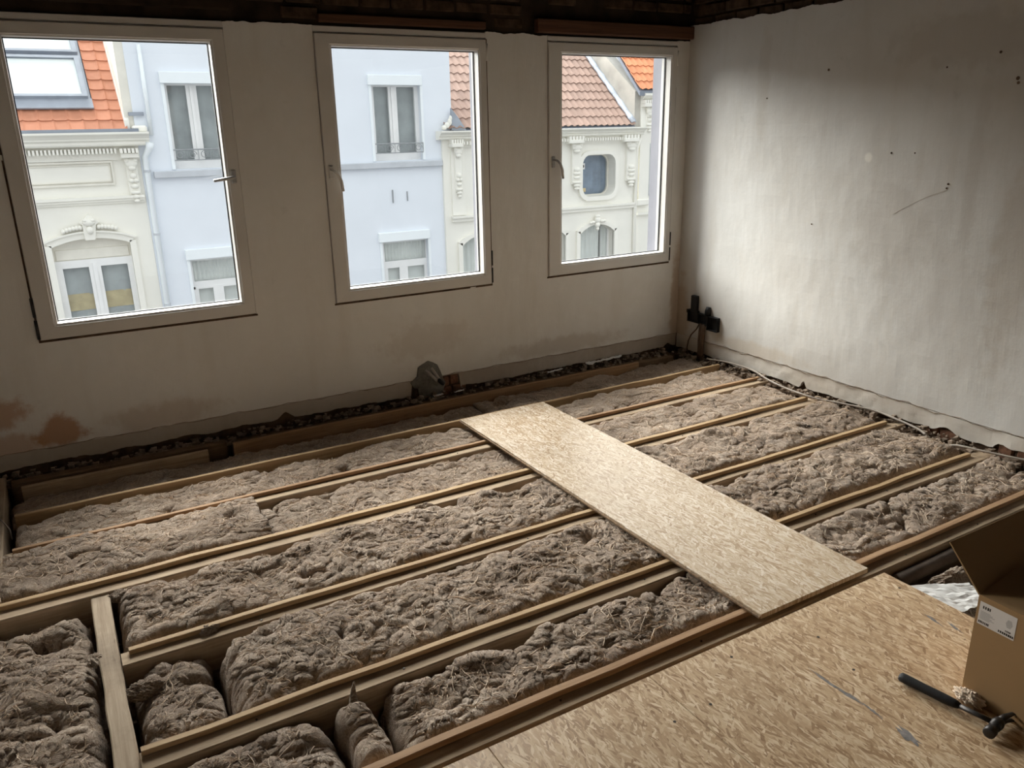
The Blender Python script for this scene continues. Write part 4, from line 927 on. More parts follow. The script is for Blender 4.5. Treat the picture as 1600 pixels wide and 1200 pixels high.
tag(link('debris_bed', MB().box(XR-0.075, XR+0.018, -3.0, -0.02, -0.21, -0.035).mesh('debris_bed', 'dirt')), 'packed dirt filling the gap at the foot of the right wall', 'dirt', None, 'stuff')

# ================================================================== HOUSES ACROSS THE STREET
Y0 = 11.653; DIST = Y0-CAM.y; GZ = -7.2
def S(u, v, d=0.0):
    """survey units of the facade drawing -> metres, d = how far the piece stands in front of the facade plane"""
    k = (DIST-d)/DIST; X = 1.2*u+0.196; Z = 1.2*v-0.432
    return -0.979+(X+0.979)*k, 1.558+(Z-1.558)*k
FBK = [0]
def fb(mb, u0, u1, v0, v1, d0, d1=-0.02, c=0.0):
    FBK[0] = (FBK[0]+1) % 7; d0 = d0+0.0012*FBK[0]; d1 = d1-0.0009*FBK[0]
    (xa, za), (xb, zb) = S(u0, v0, d0), S(u1, v1, d0)
    if c: mb.cbox(xa, xb, Y0-d0, Y0-d1, za, zb, c)
    else: mb.box(xa, xb, Y0-d0, Y0-d1, za, zb)
    return mb
def wallgrid(mb, x0, x1, z0, z1, ops, y0, y1):
    xs_ = sorted({x0, x1, *[q for o in ops for q in o[:2]]}); zs_ = sorted({z0, z1, *[q for o in ops for q in o[2:]]})
    for a, b in zip(xs_, xs_[1:]):
        col = []
        for c, d in zip(zs_, zs_[1:]):
            if not any(o[0] <= a+1e-6 and b <= o[1]+1e-6 and o[2] <= c+1e-6 and d <= o[3]+1e-6 for o in ops): col.append((c, d))
        k = 0
        while k < len(col):
            c, d = col[k]
            while k+1 < len(col) and abs(col[k+1][0]-d) < 1e-6: k += 1; d = col[k][1]
            mb.box(a, b, y0, y1, c, d); k += 1
    return mb
def curtain_mesh(x0, x1, z0, z1, y, amp=0.012, per=0.085, n=60):
    vs = []; xs_ = np.linspace(x0, x1, n+1)
    for yy in (0, 0.004):
        for x in xs_:
            o = y+yy+amp*math.sin(2*PI*x/per+0.9*math.sin(x*7)); vs += [(x, o, z0), (x, o, z1)]
    N = 2*(n+1); fs = []
    for i in range(n): a = 2*i; fs += [(a, a+2, a+3, a+1), (a+N, a+1+N, a+3+N, a+2+N)]
    return MB().add(vs, fs)
def arc(xa, xb, zs, zc, n=14):
    """segmental arch polyline from (xa,zs) over the crown zc to (xb,zs)"""
    h = zc-zs; c = (xb-xa)/2; R = (c*c+h*h)/(2*h); cx, cz = (xa+xb)/2, zc-R; a0 = math.asin(c/R)
    return [(cx+R*math.sin(t), cz+R*math.cos(t)) for t in np.linspace(-a0, a0, n+1)]

def ornament(parent, name, blobs, mat, d):
    mb = MB()
    for (u, v, ru, rv) in blobs:
        x, z = S(u, v, d); mb.ball((x, Y0-d, z), (ru*1.2, 0.05, rv*1.2), 10, 6)
    return part(name, mb, mat, parent, True)
def console(parent, u0, u1, v0, v1, mat='cream', df=0.0):
    c = part('console', fb(MB(), u0+0.01, u1-0.01, v1-0.10, v1-0.03, 0.20+df, -0.01, 0.01), mat, parent, False, 'carved scroll bracket')
    m = MB(); uc = (u0+u1)/2; w_ = (u1-u0)
    fb(m, u0+0.2*w_, u1-0.2*w_, v0+0.12, v1-0.08, 0.06+df, -0.01, 0.015); part('shaft', m, mat, c)
    ornament(c, 'mask', [(uc, v1-0.17, w_*0.34, 0.075), (uc-w_*0.2, v1-0.13, w_*0.16, 0.045), (uc+w_*0.2, v1-0.13, w_*0.16, 0.045), (uc, v1-0.24, w_*0.22, 0.04)], mat, 0.10+df)
    ornament(c, 'foliage', [(uc, v0+0.40, w_*0.20, 0.05), (uc-0.03, v0+0.33, w_*0.16, 0.035), (uc+0.03, v0+0.33, w_*0.16, 0.035), (uc, v0+0.25, w_*0.22, 0.04), (uc, v0+0.16, w_*0.30, 0.03), (uc, v0+0.10, w_*0.22, 0.035), (uc, v0+0.04, w_*0.16, 0.03)], mat, 0.07+df)
    for k in range(5):
        a = u0+w_*(k+0.15)/5; part('small_dentil', fb(MB(), a, a+w_*0.14, v1-0.03, v1+0.035, 0.24, 0), mat, c)
def dentils(parent, u0, u1, v0, v1, n, d, mat='cream'):
    (xa, za), (xb, zb) = S(u0, v0, d), S(u1, v1, d); st = (xb-xa)/n
    me = MB().box(-st*0.28, st*0.28, -0.06, 0.06, 0, zb-za).mesh('dentil', mat)
    for k in range(n): link('dentil', me, parent, (xa+st*(k+0.5), Y0-d+0.06, za))
def cornice(parent, u0, u1, v0, v1, dmax, mat='cream'):
    """moulded eaves: front edge measured at dmax"""
    (xa, za), (xb, zb) = S(u0, v0, dmax), S(u1, v1, dmax); h = zb-za
    prof = [(0.0, 0.0), (0.14, 0.0), (0.16, 0.12), (0.155, 0.30), (0.20, 0.42), (0.20, 0.52), (dmax*0.82, 0.70), (dmax*0.95, 0.80), (dmax, 0.86), (dmax, 1.0), (0.0, 1.0)]
    return part('cornice', MB().prismx([(Y0-d, za+h*k) for d, k in prof], xa, xb), mat, parent)

def tile_mesh(name, w_, L, th, waves, amp, mat, n=8):
    """one clay tile: wavy across (x), laid along +y, thickness th; lower edge at y=0"""
    vs = []
    for k in range(n+1):
        x = w_*k/n; z = amp*math.cos(2*PI*waves*k/n) if waves else (amp if k in (0, n) else (amp*0.2 if k in (1, n-1) else 0))
        for y in (0.0, L):
            lift = th*1.3*(1-y/L)
            vs += [(x, y, z+lift), (x, y, z+lift-th)]
    fs = []
    for k in range(n):
        a = 4*k; b = 4*(k+1)
        fs += [(a, b, b+2, a+2), (a+1, a+3, b+3, b+1), (a, a+1, b+1, b), (a+2, b+2, b+3, a+3)]
    fs += [(0, 2, 3, 1), (4*n, 4*n+1, 4*n+3, 4*n+2)]
    return MB().add(vs, fs).mesh(name, mat, False)
def tiles(parent, me, x0, ncol, wid, y0, z0, ang, nrow, expo, skip=lambda c, r: False, odd=0.0):
    ca, sa = math.cos(ang), math.sin(ang)
    for r in range(nrow):
        for c in range(ncol):
            if skip(c, r): continue
            s = r*expo
            o = link('roof_tile', me, parent, (x0+c*wid, y0+s*ca, z0+s*sa)); o.rotation_euler = (ang, 0, 0)

# ---------------------------------------------------------------- white house with the roof window
A45 = math.radians(45); C45 = math.cos(A45)
hw = thing('townhouse', 'white townhouse with an orange roof, a roof window and an arched window', 'house', (-1.5, Y0, GZ))
xl, xr = -4.6, S(0.455, 0)[0]
ow = (S(-0.89, 0)[0], S(0.14, 0)[0], S(0, -1.5)[1], S(0, 0.195)[1])
wm = wallgrid(MB(), xl, xr, GZ, S(0, 1.60)[1], [ow], Y0, Y0+0.30)
ar = arc(ow[0], ow[1], S(0, 0.09)[1], S(0, 0.19)[1])
wm.band(ar, [(x, ow[3]+0.001) for x, z in ar], Y0, Y0+0.30)
part('wall', wm, 'cream', hw)
cornice(hw, -3.6, 0.635, 1.46, 1.655, 0.30)
dentils(hw, -1.6, 0.17, 1.36, 1.43, 36, 0.16)
part('frieze', fb(MB(), -3.6, 0.46, 1.27, 1.47, 0.03), 'cream', hw)
fm = MB()
for (a, b, c, d) in ((-1.9, 0.08, 1.235, 1.262), (-1.9, 0.08, 0.925, 0.952), (0.055, 0.08, 0.925, 1.262)): fb(fm, a, b, c, d, 0.035)
for (a, b, c, d) in ((-1.9, 0.04, 1.205, 1.215), (-1.9, 0.04, 0.972, 0.982), (0.03, 0.04, 0.972, 1.215)): fb(fm, a, b, c, d, 0.02)
part('panel_moulding', fm, 'cream_side', hw)
part('string_course', fb(fb(fb(MB(), -3.6, 0.445, 0.725, 0.765, 0.09), -3.6, 0.445, 0.69, 0.725, 0.06), -3.6, 0.445, 0.66, 0.69, 0.03), 'cream', hw)
console(hw, 0.20, 0.46, 0.64, 1.39)
mo = MB(); i0 = arc(ow[0], ow[1], S(0, 0.09)[1], S(0, 0.19)[1]); o0 = arc(ow[0]-0.10, ow[1]+0.10, S(0, 0.155)[1], S(0, 0.275)[1])
mo.band(i0, o0, Y0-0.05, Y0+0.02)
i1 = arc(ow[0]-0.10, ow[1]+0.10, S(0, 0.155)[1], S(0, 0.275)[1]); o1 = arc(ow[0]-0.13, ow[1]+0.13, S(0, 0.175)[1], S(0, 0.298)[1]); mo.band(i1, o1, Y0-0.08, Y0+0.02)
for (a, b) in ((ow[0]-0.10, ow[0]), (ow[1], ow[1]+0.10)): mo.box(a, b, Y0-0.05, Y0+0.02, ow[2], S(0, 0.12)[1])
part('arch_moulding', mo, 'cream', hw)
ks = part('keystone', MB().prism([S(-0.44, 0.16, .1), S(-0.31, 0.16, .1), S(-0.27, 0.38, .1), S(-0.22, 0.41, .1), S(-0.35, 0.53, .1), S(-0.48, 0.41, .1), S(-0.45, 0.38, .1)], Y0-0.11, Y0+0.02), 'cream', hw)
ornament(ks, 'carved_face', [(-0.36, 0.41, 0.085, 0.055), (-0.36, 0.30, 0.05, 0.06), (-0.40, 0.44, 0.04, 0.03), (-0.31, 0.44, 0.04, 0.03)], 'cream', 0.12)
for sgn in (-1, 1): ornament(hw, 'swag', [(-0.36+sgn*(0.12+0.045*k), 0.345-0.004*k*k*0.4, 0.032, 0.036) for k in range(6)], 'cream', 0.06)
yw = 0.10   # recess
W = thing('window', None, None); W.parent = hw; W.location = -hw.location
def sub(name, mb, mat, smooth=False): return part(name, mb, mat, W, smooth)
sub('head_panel', fb(MB(), -0.90, 0.15, -0.12, 0.22, -0.12, -0.16), 'cream_side')
sub('transom_panel', fb(MB(), -0.86, 0.11, -0.105, 0.045, -0.10, -0.14, 0.008), 'cream_side')
fr = MB()
for (a, b, c, d) in ((-0.90, 0.15, -0.175, -0.115), (-0.90, -0.80, -1.5, -0.175), (0.06, 0.15, -1.5, -0.175), (-0.46, -0.30, -1.5, -0.175), (-0.80, -0.46, -0.225, -0.175), (-0.30, 0.06, -0.225, -0.175)): fb(fr, a, b, c, d, -0.09, -0.16)
fb(fr, -0.405, -0.355, -1.5, -0.175, -0.07, -0.12)
sub('frame', fr, 'white')
for a, b in ((-0.80, -0.46), (-0.30, 0.06)): sub('pane', fb(MB(), a, b, -1.5, -0.22, -0.125, -0.13), 'glass_far')
(xa, za), (xb, zb) = S(-0.82, -0.62, -.2), S(0.08, -0.2, -.2); sub('curtain', curtain_mesh(xa, xb, za, zb, Y0+0.20, 0.01, 0.3), 'curtain_dark')
sub('curtain', curtain_mesh(xa, xb, S(0, -0.85, -.2)[1], za+0.02, Y0+0.19, 0.006, 0.5), 'curtain_yellow')
sub('curtain', curtain_mesh(xa, xb, S(0, -1.5, -.2)[1], S(0, -0.85, -.2)[1], Y0+0.20, 0.006, 0.4), 'curtain_dark')
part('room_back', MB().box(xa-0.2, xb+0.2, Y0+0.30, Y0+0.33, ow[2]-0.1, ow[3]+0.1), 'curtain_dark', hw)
part('gutter', fb(MB(), -3.6, 0.50, 1.655, 1.70, 0.16, -0.05), 'gutter', hw)
# roof: deck, tiles, roof window
fy, fz = Y0-0.10, 1.585
def rp(x, s, h=0.0): return (x, fy+s*C45-h*C45, fz+s*C45+h*C45)
deck = MB(); q = [rp(xl, 0, -0.06), rp(0.60, 0, -0.06), rp(0.60, 3.2, -0.06), rp(xl, 3.2, -0.06)]
deck.add(q+[(x, y, z-0.1) for x, y, z in q], [(0, 1, 2, 3), (7, 6, 5, 4), (0, 4, 5, 1), (1, 5, 6, 2), (2, 6, 7, 3), (3, 7, 4, 0)])
roof = part('roof', deck, 'gutter', hw)
tm = tile_mesh('roof_tile', 0.224, 0.275, 0.014, 0, 0.022, 'tile_orange', 8)
def sk1(c, r):
    x = 0.385-0.22*(20-c)+0.22; s = r*0.242
    return (x < 0.10 and r >= 2 and x > -2.2)
tiles(roof, tm, 0.385-0.22*20, 21, 0.2205, fy+0.06*C45, fz-0.06*C45+0.03, A45, 13, 0.242, lambda c, r: (c < 12) or (c < 19 and 2 <= r < 13))
def slab(x0, x1, s0, s1, h0, h1):
    a = [rp(x0, s0, h0), rp(x1, s0, h0), rp(x1, s1, h0), rp(x0, s1, h0), rp(x0, s0, h1), rp(x1, s0, h1), rp(x1, s1, h1), rp(x0, s1, h1)]
    return a, [(0, 3, 2, 1), (4, 5, 6, 7), (0, 1, 5, 4), (1, 2, 6, 5), (2, 3, 7, 6), (3, 0, 4, 7)]
sky1 = part('roof_window', MB().add(*slab(-1.30, 0.155, 0.62, 3.05, -0.05, 0.02)), 'lead', hw, False, 'grey-framed roof window')
part('apron', MB().add(*slab(-1.30, 0.17, 0.50, 0.72, 0.0, 0.03)), 'lead', sky1)
for (s0, s1) in ((0.72, 1.70), (1.80, 2.95)):
    m = MB()
    for r in ((-1.25, 0.115, s0, s0+0.05), (-1.25, 0.115, s1-0.055, s1), (0.035, 0.115, s0+0.05, s1-0.055), (-1.25, -1.17, s0+0.05, s1-0.055)): m.add(*slab(*r, 0.02, 0.085))
    part('sash', m, 'lead', sky1)
    part('sky_reflection_sheet', MB().add(*slab(-1.17, 0.035, s0+0.05, s1-0.055, 0.02, 0.045)), 'sky_reflection_sheet', sky1)  # added white sheet under the pane stands in for reflected sky
    part('pane', MB().add(*slab(-1.17, 0.035, s0+0.05, s1-0.055, 0.062, 0.068)), 'glass', sky1)
# raised party wall beside the roof, downpipe
part('party_wall', MB().box(0.60, S(0.63, 0)[0], Y0+0.02, Y0+5, S(0, 1.55)[1], 3.7), 'cream_side', hw)
part('party_wall_edge', MB().prismx([(Y0-0.02, 1.60), (Y0+2.1, 3.75), (Y0+2.1, 3.90), (Y0-0.02, 1.75)], 0.585, 0.66), 'cream', hw)
part('lead_step', fb(MB(), 0.40, 0.60, 1.875, 1.925, 0.06, -0.02), 'lead', hw)
part('eaves_block', fb(MB(), 0.42, 0.62, 1.64, 1.74, 0.14, -0.04, 0.03), 'cream', hw)
x, _ = S(0.53, 0, 0.08)
dp = part('downpipe', MB().tube([(S(0.62, 1.52, .1)[0], Y0-0.16, S(0, 1.50, .1)[1]), (S(0.60, 1.45, .1)[0], Y0-0.14, S(0, 1.42, .1)[1]), (x, Y0-0.07, S(0, 1.30)[1]), (x, Y0-0.07, GZ)], [0.07, 0.06, 0.05, 0.05], 12), 'bluewhite', hw, True)
for v in (0.18, -0.9, 1.1): part('pipe_collar', MB().tube([(x, Y0-0.07, S(0, v)[1]-0.02), (x, Y0-0.07, S(0, v)[1]+0.02)], 0.058, 12), 'sillgrey', dp)
part('upper_pipe', MB().tube([(S(0.665, 0, .06)[0], Y0-0.05, S(0, 1.6)[1]), (S(0.665, 0, .06)[0], Y0-0.05, S(0, 2.83)[1])], 0.035, 10), 'bluewhite', hw, True)

# ---------------------------------------------------------------- pale blue house
hb_ = thing('townhouse', 'pale blue rendered townhouse with white roller shutter boxes', 'house', (3.6, Y0, GZ))
ops = []
for u in (0.93, 4.12): ops += [(S(u, 0)[0], S(u+0.875, 0)[0], S(0, 1.105)[1], S(0, 2.32)[1]), (S(u+0.015, 0)[0], S(u+0.89, 0)[0], S(0, -1.6)[1], S(0, -0.265)[1])]
part('wall', wallgrid(MB(), S(0.457, 0)[0], S(5.57, 0)[0], GZ, 3.7, ops, Y0, Y0+0.35), 'bluewall', hb_)
part('body', MB().box(S(0.64, 0)[0], S(5.57, 0)[0], Y0+0.9, Y0+7, GZ, 3.6), 'bluewall', hb_)
part('sill_band', fb(MB(), 0.62, 5.37, 0.985, 1.085, 0.09, -0.02, 0.01), 'sillgrey', hb_)
for u in (0.93, 4.12):
    for lo in (False, True):
        Wd = bpy.data.objects.new('window', None); COL.objects.link(Wd); Wd.parent = hb_; Wd.location = -hb_.location
        uu = u+(0.015 if lo else 0); e = uu+0.875; bt = -0.265 if lo else 2.32; bb = -1.6 if lo else 1.105
        part('shutter_box', fb(MB(), uu-0.05, e+0.045, bt, bt+0.16, 0.06, -0.02, 0.006), 'bluewhite', Wd)
        jm = MB(); fb(jm, uu-0.045, uu, bb, bt, 0.02); fb(jm, e, e+0.045, bb, bt, 0.02); part('jamb', jm, 'bluewhite', Wd)
        f = MB(); dd = -0.13
        if not lo:
            for (a, b, c, d) in ((uu, uu+0.03, bb, bt), (e-0.115, e, bb, bt), (uu+0.29, uu+0.44, bb, bt), (uu, e, bb, bb+0.12), (uu, e, bt-0.03, bt)): fb(f, a, b, c, d, dd, dd-0.06)
            fb(f, uu+0.345, uu+0.385, bb+0.12, bt-0.03, dd+0.03, dd-0.03)
            part('frame', f, 'white', Wd)
            for a, b in ((uu+0.03, uu+0.29), (uu+0.44, e-0.115)): part('pane', fb(MB(), a, b, bb+0.12, bt-0.03, dd-0.03, dd-0.035), 'glass_far', Wd)
            (xa, za), (xb, zb) = S(uu, bb), S(e, bt); part('curtain', curtain_mesh(xa-0.05, xb+0.05, za, zb+0.05, Y0+0.27, 0.008, 0.35), 'curtain_dark', Wd)
            rl = MB(); y_ = Y0-0.03; (xa, _), (xb, _) = S(uu, 0), S(e, 0); zt_, zb_ = S(0, 1.385)[1], S(0, 1.235)[1]
            rl.tube([(xa, y_, zt_), (xb, y_, zt_)], 0.014, 6).tube([(xa, y_, zb_), (xb, y_, zb_)], 0.010, 6)
            for k in range(5):
                cxx = xa+(xb-xa)*(k+0.5)/5; R = 0.075
                rl.tube([(cxx+R*math.cos(t)*(1-t/14), y_, (zt_+zb_)/2+R*math.sin(t)*(1-t/14)) for t in np.linspace(0, 8.5, 26)], 0.007, 5)
                rl.tube([(cxx+0.105, y_, zb_), (cxx+0.105, y_, zt_)], 0.006, 5)
            part('railing', rl, 'iron', Wd)
        else:
            for (a, b, c, d) in ((uu, uu+0.025, bb, bt), (e-0.06, e, bb, bt), (uu, e, -0.69, -0.605), (uu, e, bt-0.02, bt), (uu, uu+0.07, bb, -0.69), (uu+0.29, uu+0.45, bb, -0.69), (e-0.10, e, bb, -0.69), (uu, e, -0.725, -0.69)): fb(f, a, b, c, d, dd, dd-0.06)
            part('frame', f, 'white', Wd)
            part('pane', fb(MB(), uu+0.025, e-0.06, -0.605, bt-0.02, dd-0.03, dd-0.035), 'glass_far', Wd)
            for a, b in ((uu+0.07, uu+0.29), (uu+0.45, e-0.10)): part('pane', fb(MB(), a, b, bb, -0.725, dd-0.03, dd-0.035), 'glass_far', Wd)
            (xa, za), (xb, zb) = S(uu, -0.62), S(e, bt); part('curtain', curtain_mesh(xa, xb, za, zb, Y0+0.25, 0.016, 0.075, 90), 'curtain', Wd)
            part('curtain', curtain_mesh(xa, xb, S(0, bb)[1], za+0.02, Y0+0.25, 0.004, 0.3), 'curtain', Wd)
for u, v0, v1 in ((4.39, 0.40, 0.62), (4.66, 0.42, 0.58)): part('wall_anchor', fb(MB(), u-0.006, u+0.006, v0, v1, 0.025), 'iron', hb_)

# ---------------------------------------------------------------- cream house with brown roof
hc_ = thing('townhouse', 'cream townhouse with a brown tiled roof and a round-cornered window', 'house', (9.2, Y0, GZ))
DF = 0.06     # stands slightly proud of the blue house
xa, xb = S(5.37, 0, DF)[0], S(9.70, 0, DF)[0]
YF = Y0-DF
rw_ = (S(8.36, 0, DF)[0], S(9.16, 0, DF)[0], S(0, 0.27, DF)[1], S(0, 1.07, DF)[1])     # round-cornered opening
aw = (S(8.32, 0, DF)[0], S(9.17, 0, DF)[0], S(0, -1.7, DF)[1], S(0, -0.285, DF)[1])
aw2 = (S(7.12, 0, DF)[0], S(7.97, 0, DF)[0], aw[2], aw[3]); aw3 = (S(5.68, 0, DF)[0], S(6.53, 0, DF)[0], aw[2], aw[3])
wm = wallgrid(MB(), xa, xb, GZ, S(0, 1.50)[1], [rw_, aw, aw2, aw3], YF, YF+0.35)
for o in (aw, aw2, aw3):
    ar = arc(o[0], o[1], o[3]-0.20, o[3]); wm.band(ar, [(x, o[3]+0.001) for x, z in ar], YF, YF+0.35)
def rrect(x0, x1, z0, z1, r, n=6):
    P = []
    for (cx, cz, a0) in ((x1-r, z1-r, 0), (x0+r, z1-r, PI/2), (x0+r, z0+r, PI), (x1-r, z0+r, 1.5*PI)):
        for k in range(n+1): a = a0+PI/2*k/n; P.append((cx+r*math.cos(a), cz+r*math.sin(a)))
    return P
r0 = 0.22
for (cx, cz, sx, sz) in ((rw_[0], rw_[2], 1, 1), (rw_[1], rw_[2], -1, 1), (rw_[0], rw_[3], 1, -1), (rw_[1], rw_[3], -1, -1)):
    poly = [(cx, cz)]+[(cx+sx*r0*(1-math.cos(a)), cz+sz*r0*(1-math.sin(a))) for a in np.linspace(0, PI/2, 8)]
    wm.prism(poly, YF, YF+0.35)
part('wall', wm, 'cream', hc_)
cornice(hc_, 5.37, 10.0, 1.42, 1.57, 0.30)
dentils(hc_, 5.72, 9.45, 1.33, 1.385, 62, 0.2)
part('frieze', fb(MB(), 5.55, 9.70, 1.28, 1.43, DF+0.03), 'cream', hc_)
part('pilaster', fb(MB(), 5.53, 5.80, 0.10, 1.30, DF+0.03), 'cream', hc_)
for (a, b) in ((5.56, 5.80), (8.07, 8.44), (9.40, 9.80)): console(hc_, a, b, 0.40, 1.39, 'cream', DF)
part('string_course', fb(fb(MB(), 5.53, 9.71, 0.045, 0.085, DF+0.09), 5.53, 9.70, -0.015, 0.045, DF+0.05), 'cream', hc_)
rm = MB(); io = rrect(*rw_, r0); oo = rrect(rw_[0]-0.10, rw_[1]+0.10, rw_[2]-0.10, rw_[3]+0.09, r0+0.08)
rm.band(io+[io[0]], oo+[oo[0]], YF-0.06, YF+0.01); part('window_surround', rm, 'cream', hc_, False, 'round-cornered stucco surround')
Wd = bpy.data.objects.new('window', None); COL.objects.link(Wd); Wd.parent = hc_; Wd.location = -hc_.location
i2 = rrect(rw_[0]+0.03, rw_[1]-0.03, rw_[2]+0.03, rw_[3]-0.03, r0-0.03); i3 = rrect(rw_[0]-0.05, rw_[1]+0.05, rw_[2]-0.05, rw_[3]+0.05, r0)
m = MB(); m.band(i2+[i2[0]], i3+[i3[0]], YF+0.24, YF+0.30); part('frame', m, 'cream_side', Wd)
part('pane', MB().prism(i3, YF+0.262, YF+0.267), 'glass_far', Wd)
part('curtain', curtain_mesh(rw_[0]-0.1, rw_[1]+0.1, rw_[2]-0.1, rw_[3]+0.1, YF+0.34, 0.012, 0.25), 'curtain_blue', Wd)
part('sticker', MB().cbox(rw_[0]+0.17, rw_[0]+0.28, YF+0.257, YF+0.261, rw_[3]-0.34, rw_[3]-0.20, 0.001), 'white', Wd)
part('sticker_mark', MB().tube([(rw_[0]+0.225, YF+0.258, rw_[3]-0.27), (rw_[0]+0.225, YF+0.2545, rw_[3]-0.27)], 0.035, 12), 'darkmetal', Wd)
part('sticker', MB().cbox(rw_[0]+0.18, rw_[0]+0.31, YF+0.257, YF+0.261, rw_[2]+0.09, rw_[2]+0.18, 0.001), 'curtain_yellow', Wd)
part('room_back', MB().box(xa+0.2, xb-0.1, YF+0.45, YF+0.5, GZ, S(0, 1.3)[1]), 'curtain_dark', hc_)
for o in (aw, aw2, aw3):
    Wd = bpy.data.objects.new('window', None); COL.objects.link(Wd); Wd.parent = hc_; Wd.location = -hc_.location
    m = MB(); m.band(arc(o[0], o[1], o[3]-0.20, o[3]), arc(o[0]-0.10, o[1]+0.10, o[3]-0.12, o[3]+0.085), YF-0.06, YF+0.02)
    for a, b in ((o[0]-0.10, o[0]), (o[1], o[1]+0.10)): m.box(a, b, YF-0.06, YF+0.02, o[2], o[3]-0.14)
    part('arch_moulding', m, 'cream', Wd)
    m = MB()
    for a, b in ((o[0]-0.02, o[0]+0.05), (o[1]-0.05, o[1]+0.02)): m.box(a, b, YF+0.18, YF+0.24, o[2], o[3])
    part('frame', m, 'white', Wd)
    part('pane', MB().box(o[0]+0.05, o[1]-0.05, YF+0.205, YF+0.21, o[2], o[3]+0.02), 'glass_far', Wd)
    part('curtain', curtain_mesh(o[0]-0.02, o[0]+(o[1]-o[0])*0.72, o[2], o[3]+0.05, YF+0.25, 0.02, 0.13, 80), 'curtain', Wd)
    part('curtain', curtain_mesh(o[0]+(o[1]-o[0])*0.80, o[1]+0.03, o[2], o[3]+0.05, YF+0.25, 0.02, 0.13, 30), 'curtain', Wd)
ornament(hc_, 'crest', [(8.77, -0.20, 0.07, 0.07), (8.66, -0.24, 0.05, 0.03), (8.60, -0.25, 0.03, 0.022), (8.88, -0.23, 0.05, 0.03), (8.94, -0.23, 0.03, 0.022), (8.77, -0.13, 0.06, 0.035), (8.77, -0.30, 0.06, 0.06), (8.77, -0.38, 0.035, 0.04)], 'cream', DF+0.09)
# roof with double-wave tiles
AR = math.radians(40); fy2, fz2 = Y0-0.12, 1.49; CA, SA = math.cos(AR), math.sin(AR)
xr0, xr1 = S(5.57, 0)[0], 11.72
dk = MB(); q = [(xr0, fy2, fz2-0.05), (xr1, fy2, fz2-0.05), (xr1, fy2+3.2*CA, fz2+3.2*SA-0.05), (xr0, fy2+3.2*CA, fz2+3.2*SA-0.05)]
dk.add(q+[(a, b, c-0.1) for a, b, c in q], [(0, 1, 2, 3), (7, 6, 5, 4), (0, 4, 5, 1), (1, 5, 6, 2), (2, 6, 7, 3), (3, 7, 4, 0)])
rf = part('roof', dk, 'gutter', hc_)
tmb = tile_mesh('roof_tile', 0.338, 0.345, 0.016, 2, 0.020, 'tile_brown', 10)
tiles(rf, tmb, xr1-15*0.334-0.02, 15, 0.334, fy2+0.01, fz2+0.015, AR, 10, 0.302)
part('lead_corner', MB().prism([S(5.57, 1.58, .1), S(5.86, 1.58, .1), S(5.70, 1.80, .1), S(5.57, 1.95, .1)], Y0-0.10, Y0-0.05), 'lead', hc_)
ornament(hc_, 'end_scroll', [(5.42, 1.63, 0.05, 0.04), (5.48, 1.67, 0.05, 0.05), (5.53, 1.72, 0.04, 0.06), (5.55, 1.78, 0.025, 0.05)], 'cream', 0.16)
# grey parapet with zinc flashing between the two roofs
pw = MB().prismx([(Y0-0.05, 1.45), (Y0-0.05, 2.262), (12.77, 3.094), (13.9, 3.90), (14.4, 3.90), (14.4, 1.45)], 11.72, 12.02)
part('parapet', pw, 'parapet', hc_)
fp = []
for t in np.linspace(0, 1, 18): s = 0.05+2.9*t; fp.append((11.68, fy2+s*CA, fz2+s*SA+0.05))
part('flashing', MB().tube(fp, [0.075+0.015*math.sin(i*2.1) for i in range(18)], 8, True, 0.7), 'flashing', hc_, True)
part('downpipe', MB().tube([(S(9.80, 0, .15)[0], Y0-0.15, S(0, 1.36, .15)[1]), (S(9.72, 0, .1)[0], Y0-0.10, S(0, 1.15, .1)[1]), (S(9.72, 0, .1)[0], Y0-0.10, GZ)], 0.045, 10), 'cream', hc_, True)

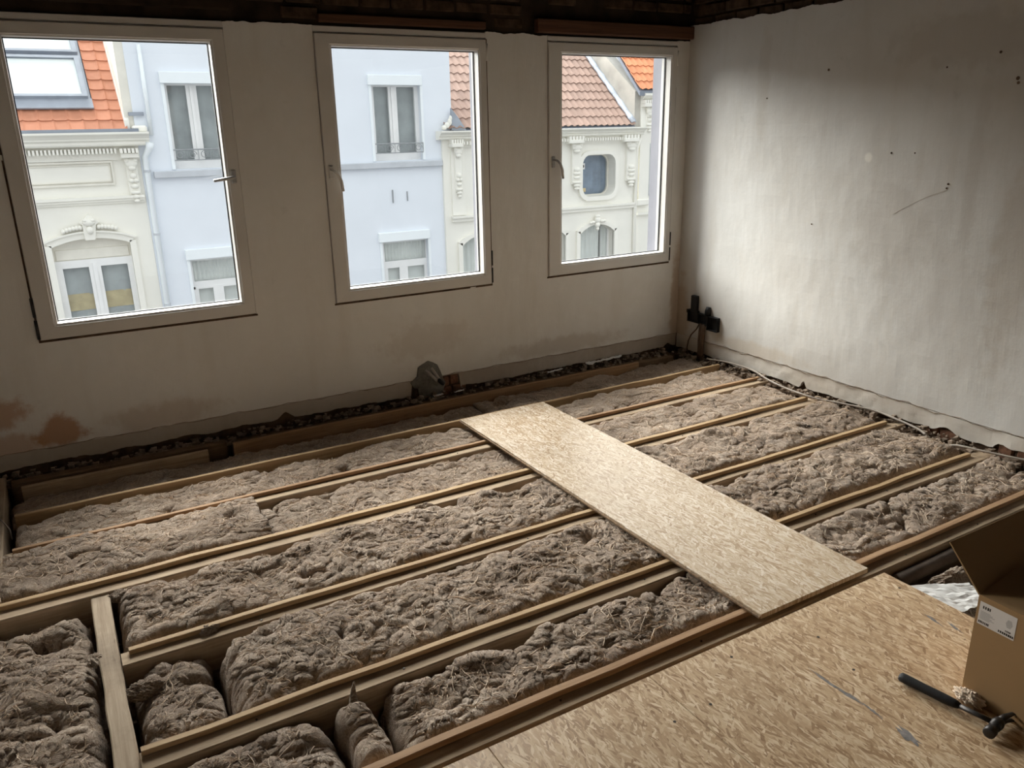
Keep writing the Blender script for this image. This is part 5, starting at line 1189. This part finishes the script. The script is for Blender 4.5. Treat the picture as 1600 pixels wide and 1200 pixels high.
# ---------------------------------------------------------------- next house along, bright orange roof
hn = thing('townhouse', 'house end with a bright orange roof beyond the grey parapet', 'house', (14.5, Y0, GZ))
xa = S(9.73, 0)[0]
part('wall', MB().box(xa, 18.0, Y0-0.02, Y0+0.3, GZ, S(0, 2.10)[1]), 'cream', hn)
part('pilaster', MB().box(S(9.80, 0, .08)[0], S(10.05, 0, .08)[0], Y0-0.09, Y0, S(0, 0.10)[1], S(0, 2.0)[1]), 'cream', hn)
part('pilaster_base', MB().cbox(S(9.77, 0, .12)[0], S(10.09, 0, .12)[0], Y0-0.14, Y0, S(0, 0.02)[1], S(0, 0.15)[1], 0.02), 'cream', hn)
part('string_course', MB().box(xa, 18.0, Y0-0.10, Y0, S(0, -0.17)[1], S(0, -0.12)[1]), 'cream', hn)
part('cornice', MB().prismx([(Y0, S(0, 2.06)[1]), (Y0-0.12, S(0, 2.08)[1]), (Y0-0.24, S(0, 2.16)[1]), (Y0-0.24, S(0, 2.20)[1]), (Y0, S(0, 2.22)[1])], xa+0.02, 18.0), 'cream', hn)
console(hn, 9.90, 10.16, 1.45, 2.05, 'cream', 0.04)
FZ3 = 2.30; dk = MB(); q = [(11.74, Y0-0.2, FZ3-0.05), (18, Y0-0.2, FZ3-0.05), (18, Y0+3, FZ3+3.15), (11.74, Y0+3, FZ3+3.15)]
dk.add(q+[(a, b, c-0.1) for a, b, c in q], [(0, 1, 2, 3), (7, 6, 5, 4), (0, 4, 5, 1), (1, 5, 6, 2), (2, 6, 7, 3), (3, 7, 4, 0)])
rf = part('roof', dk, 'gutter', hn)
tmo = tile_mesh('roof_tile', 0.338, 0.30, 0.016, 2, 0.018, 'tile_bright', 10)
tiles(rf, tmo, 11.74, 13, 0.334, Y0-0.2, FZ3, A45, 10, 0.258)
Wd = bpy.data.objects.new('window', None); COL.objects.link(Wd); Wd.parent = hn; Wd.location = -hn.location
part('pane', MB().box(S(9.93, 0)[0], S(10.5, 0)[0], Y0-0.035, Y0-0.025, S(0, 0.2)[1], S(0, 1.25)[1]), 'curtain_dark', Wd)
part('frame', MB().box(S(9.90, 0)[0], S(9.93, 0)[0], Y0-0.06, Y0, S(0, 0.2)[1], S(0, 1.28)[1]), 'white', Wd)

# street far below
tag(link('ground', MB().box(-14, 26, 0.3, Y0, GZ-0.2, GZ).mesh('ground', 'asphalt')), 'street surface far below the windows', 'street', None, 'structure')
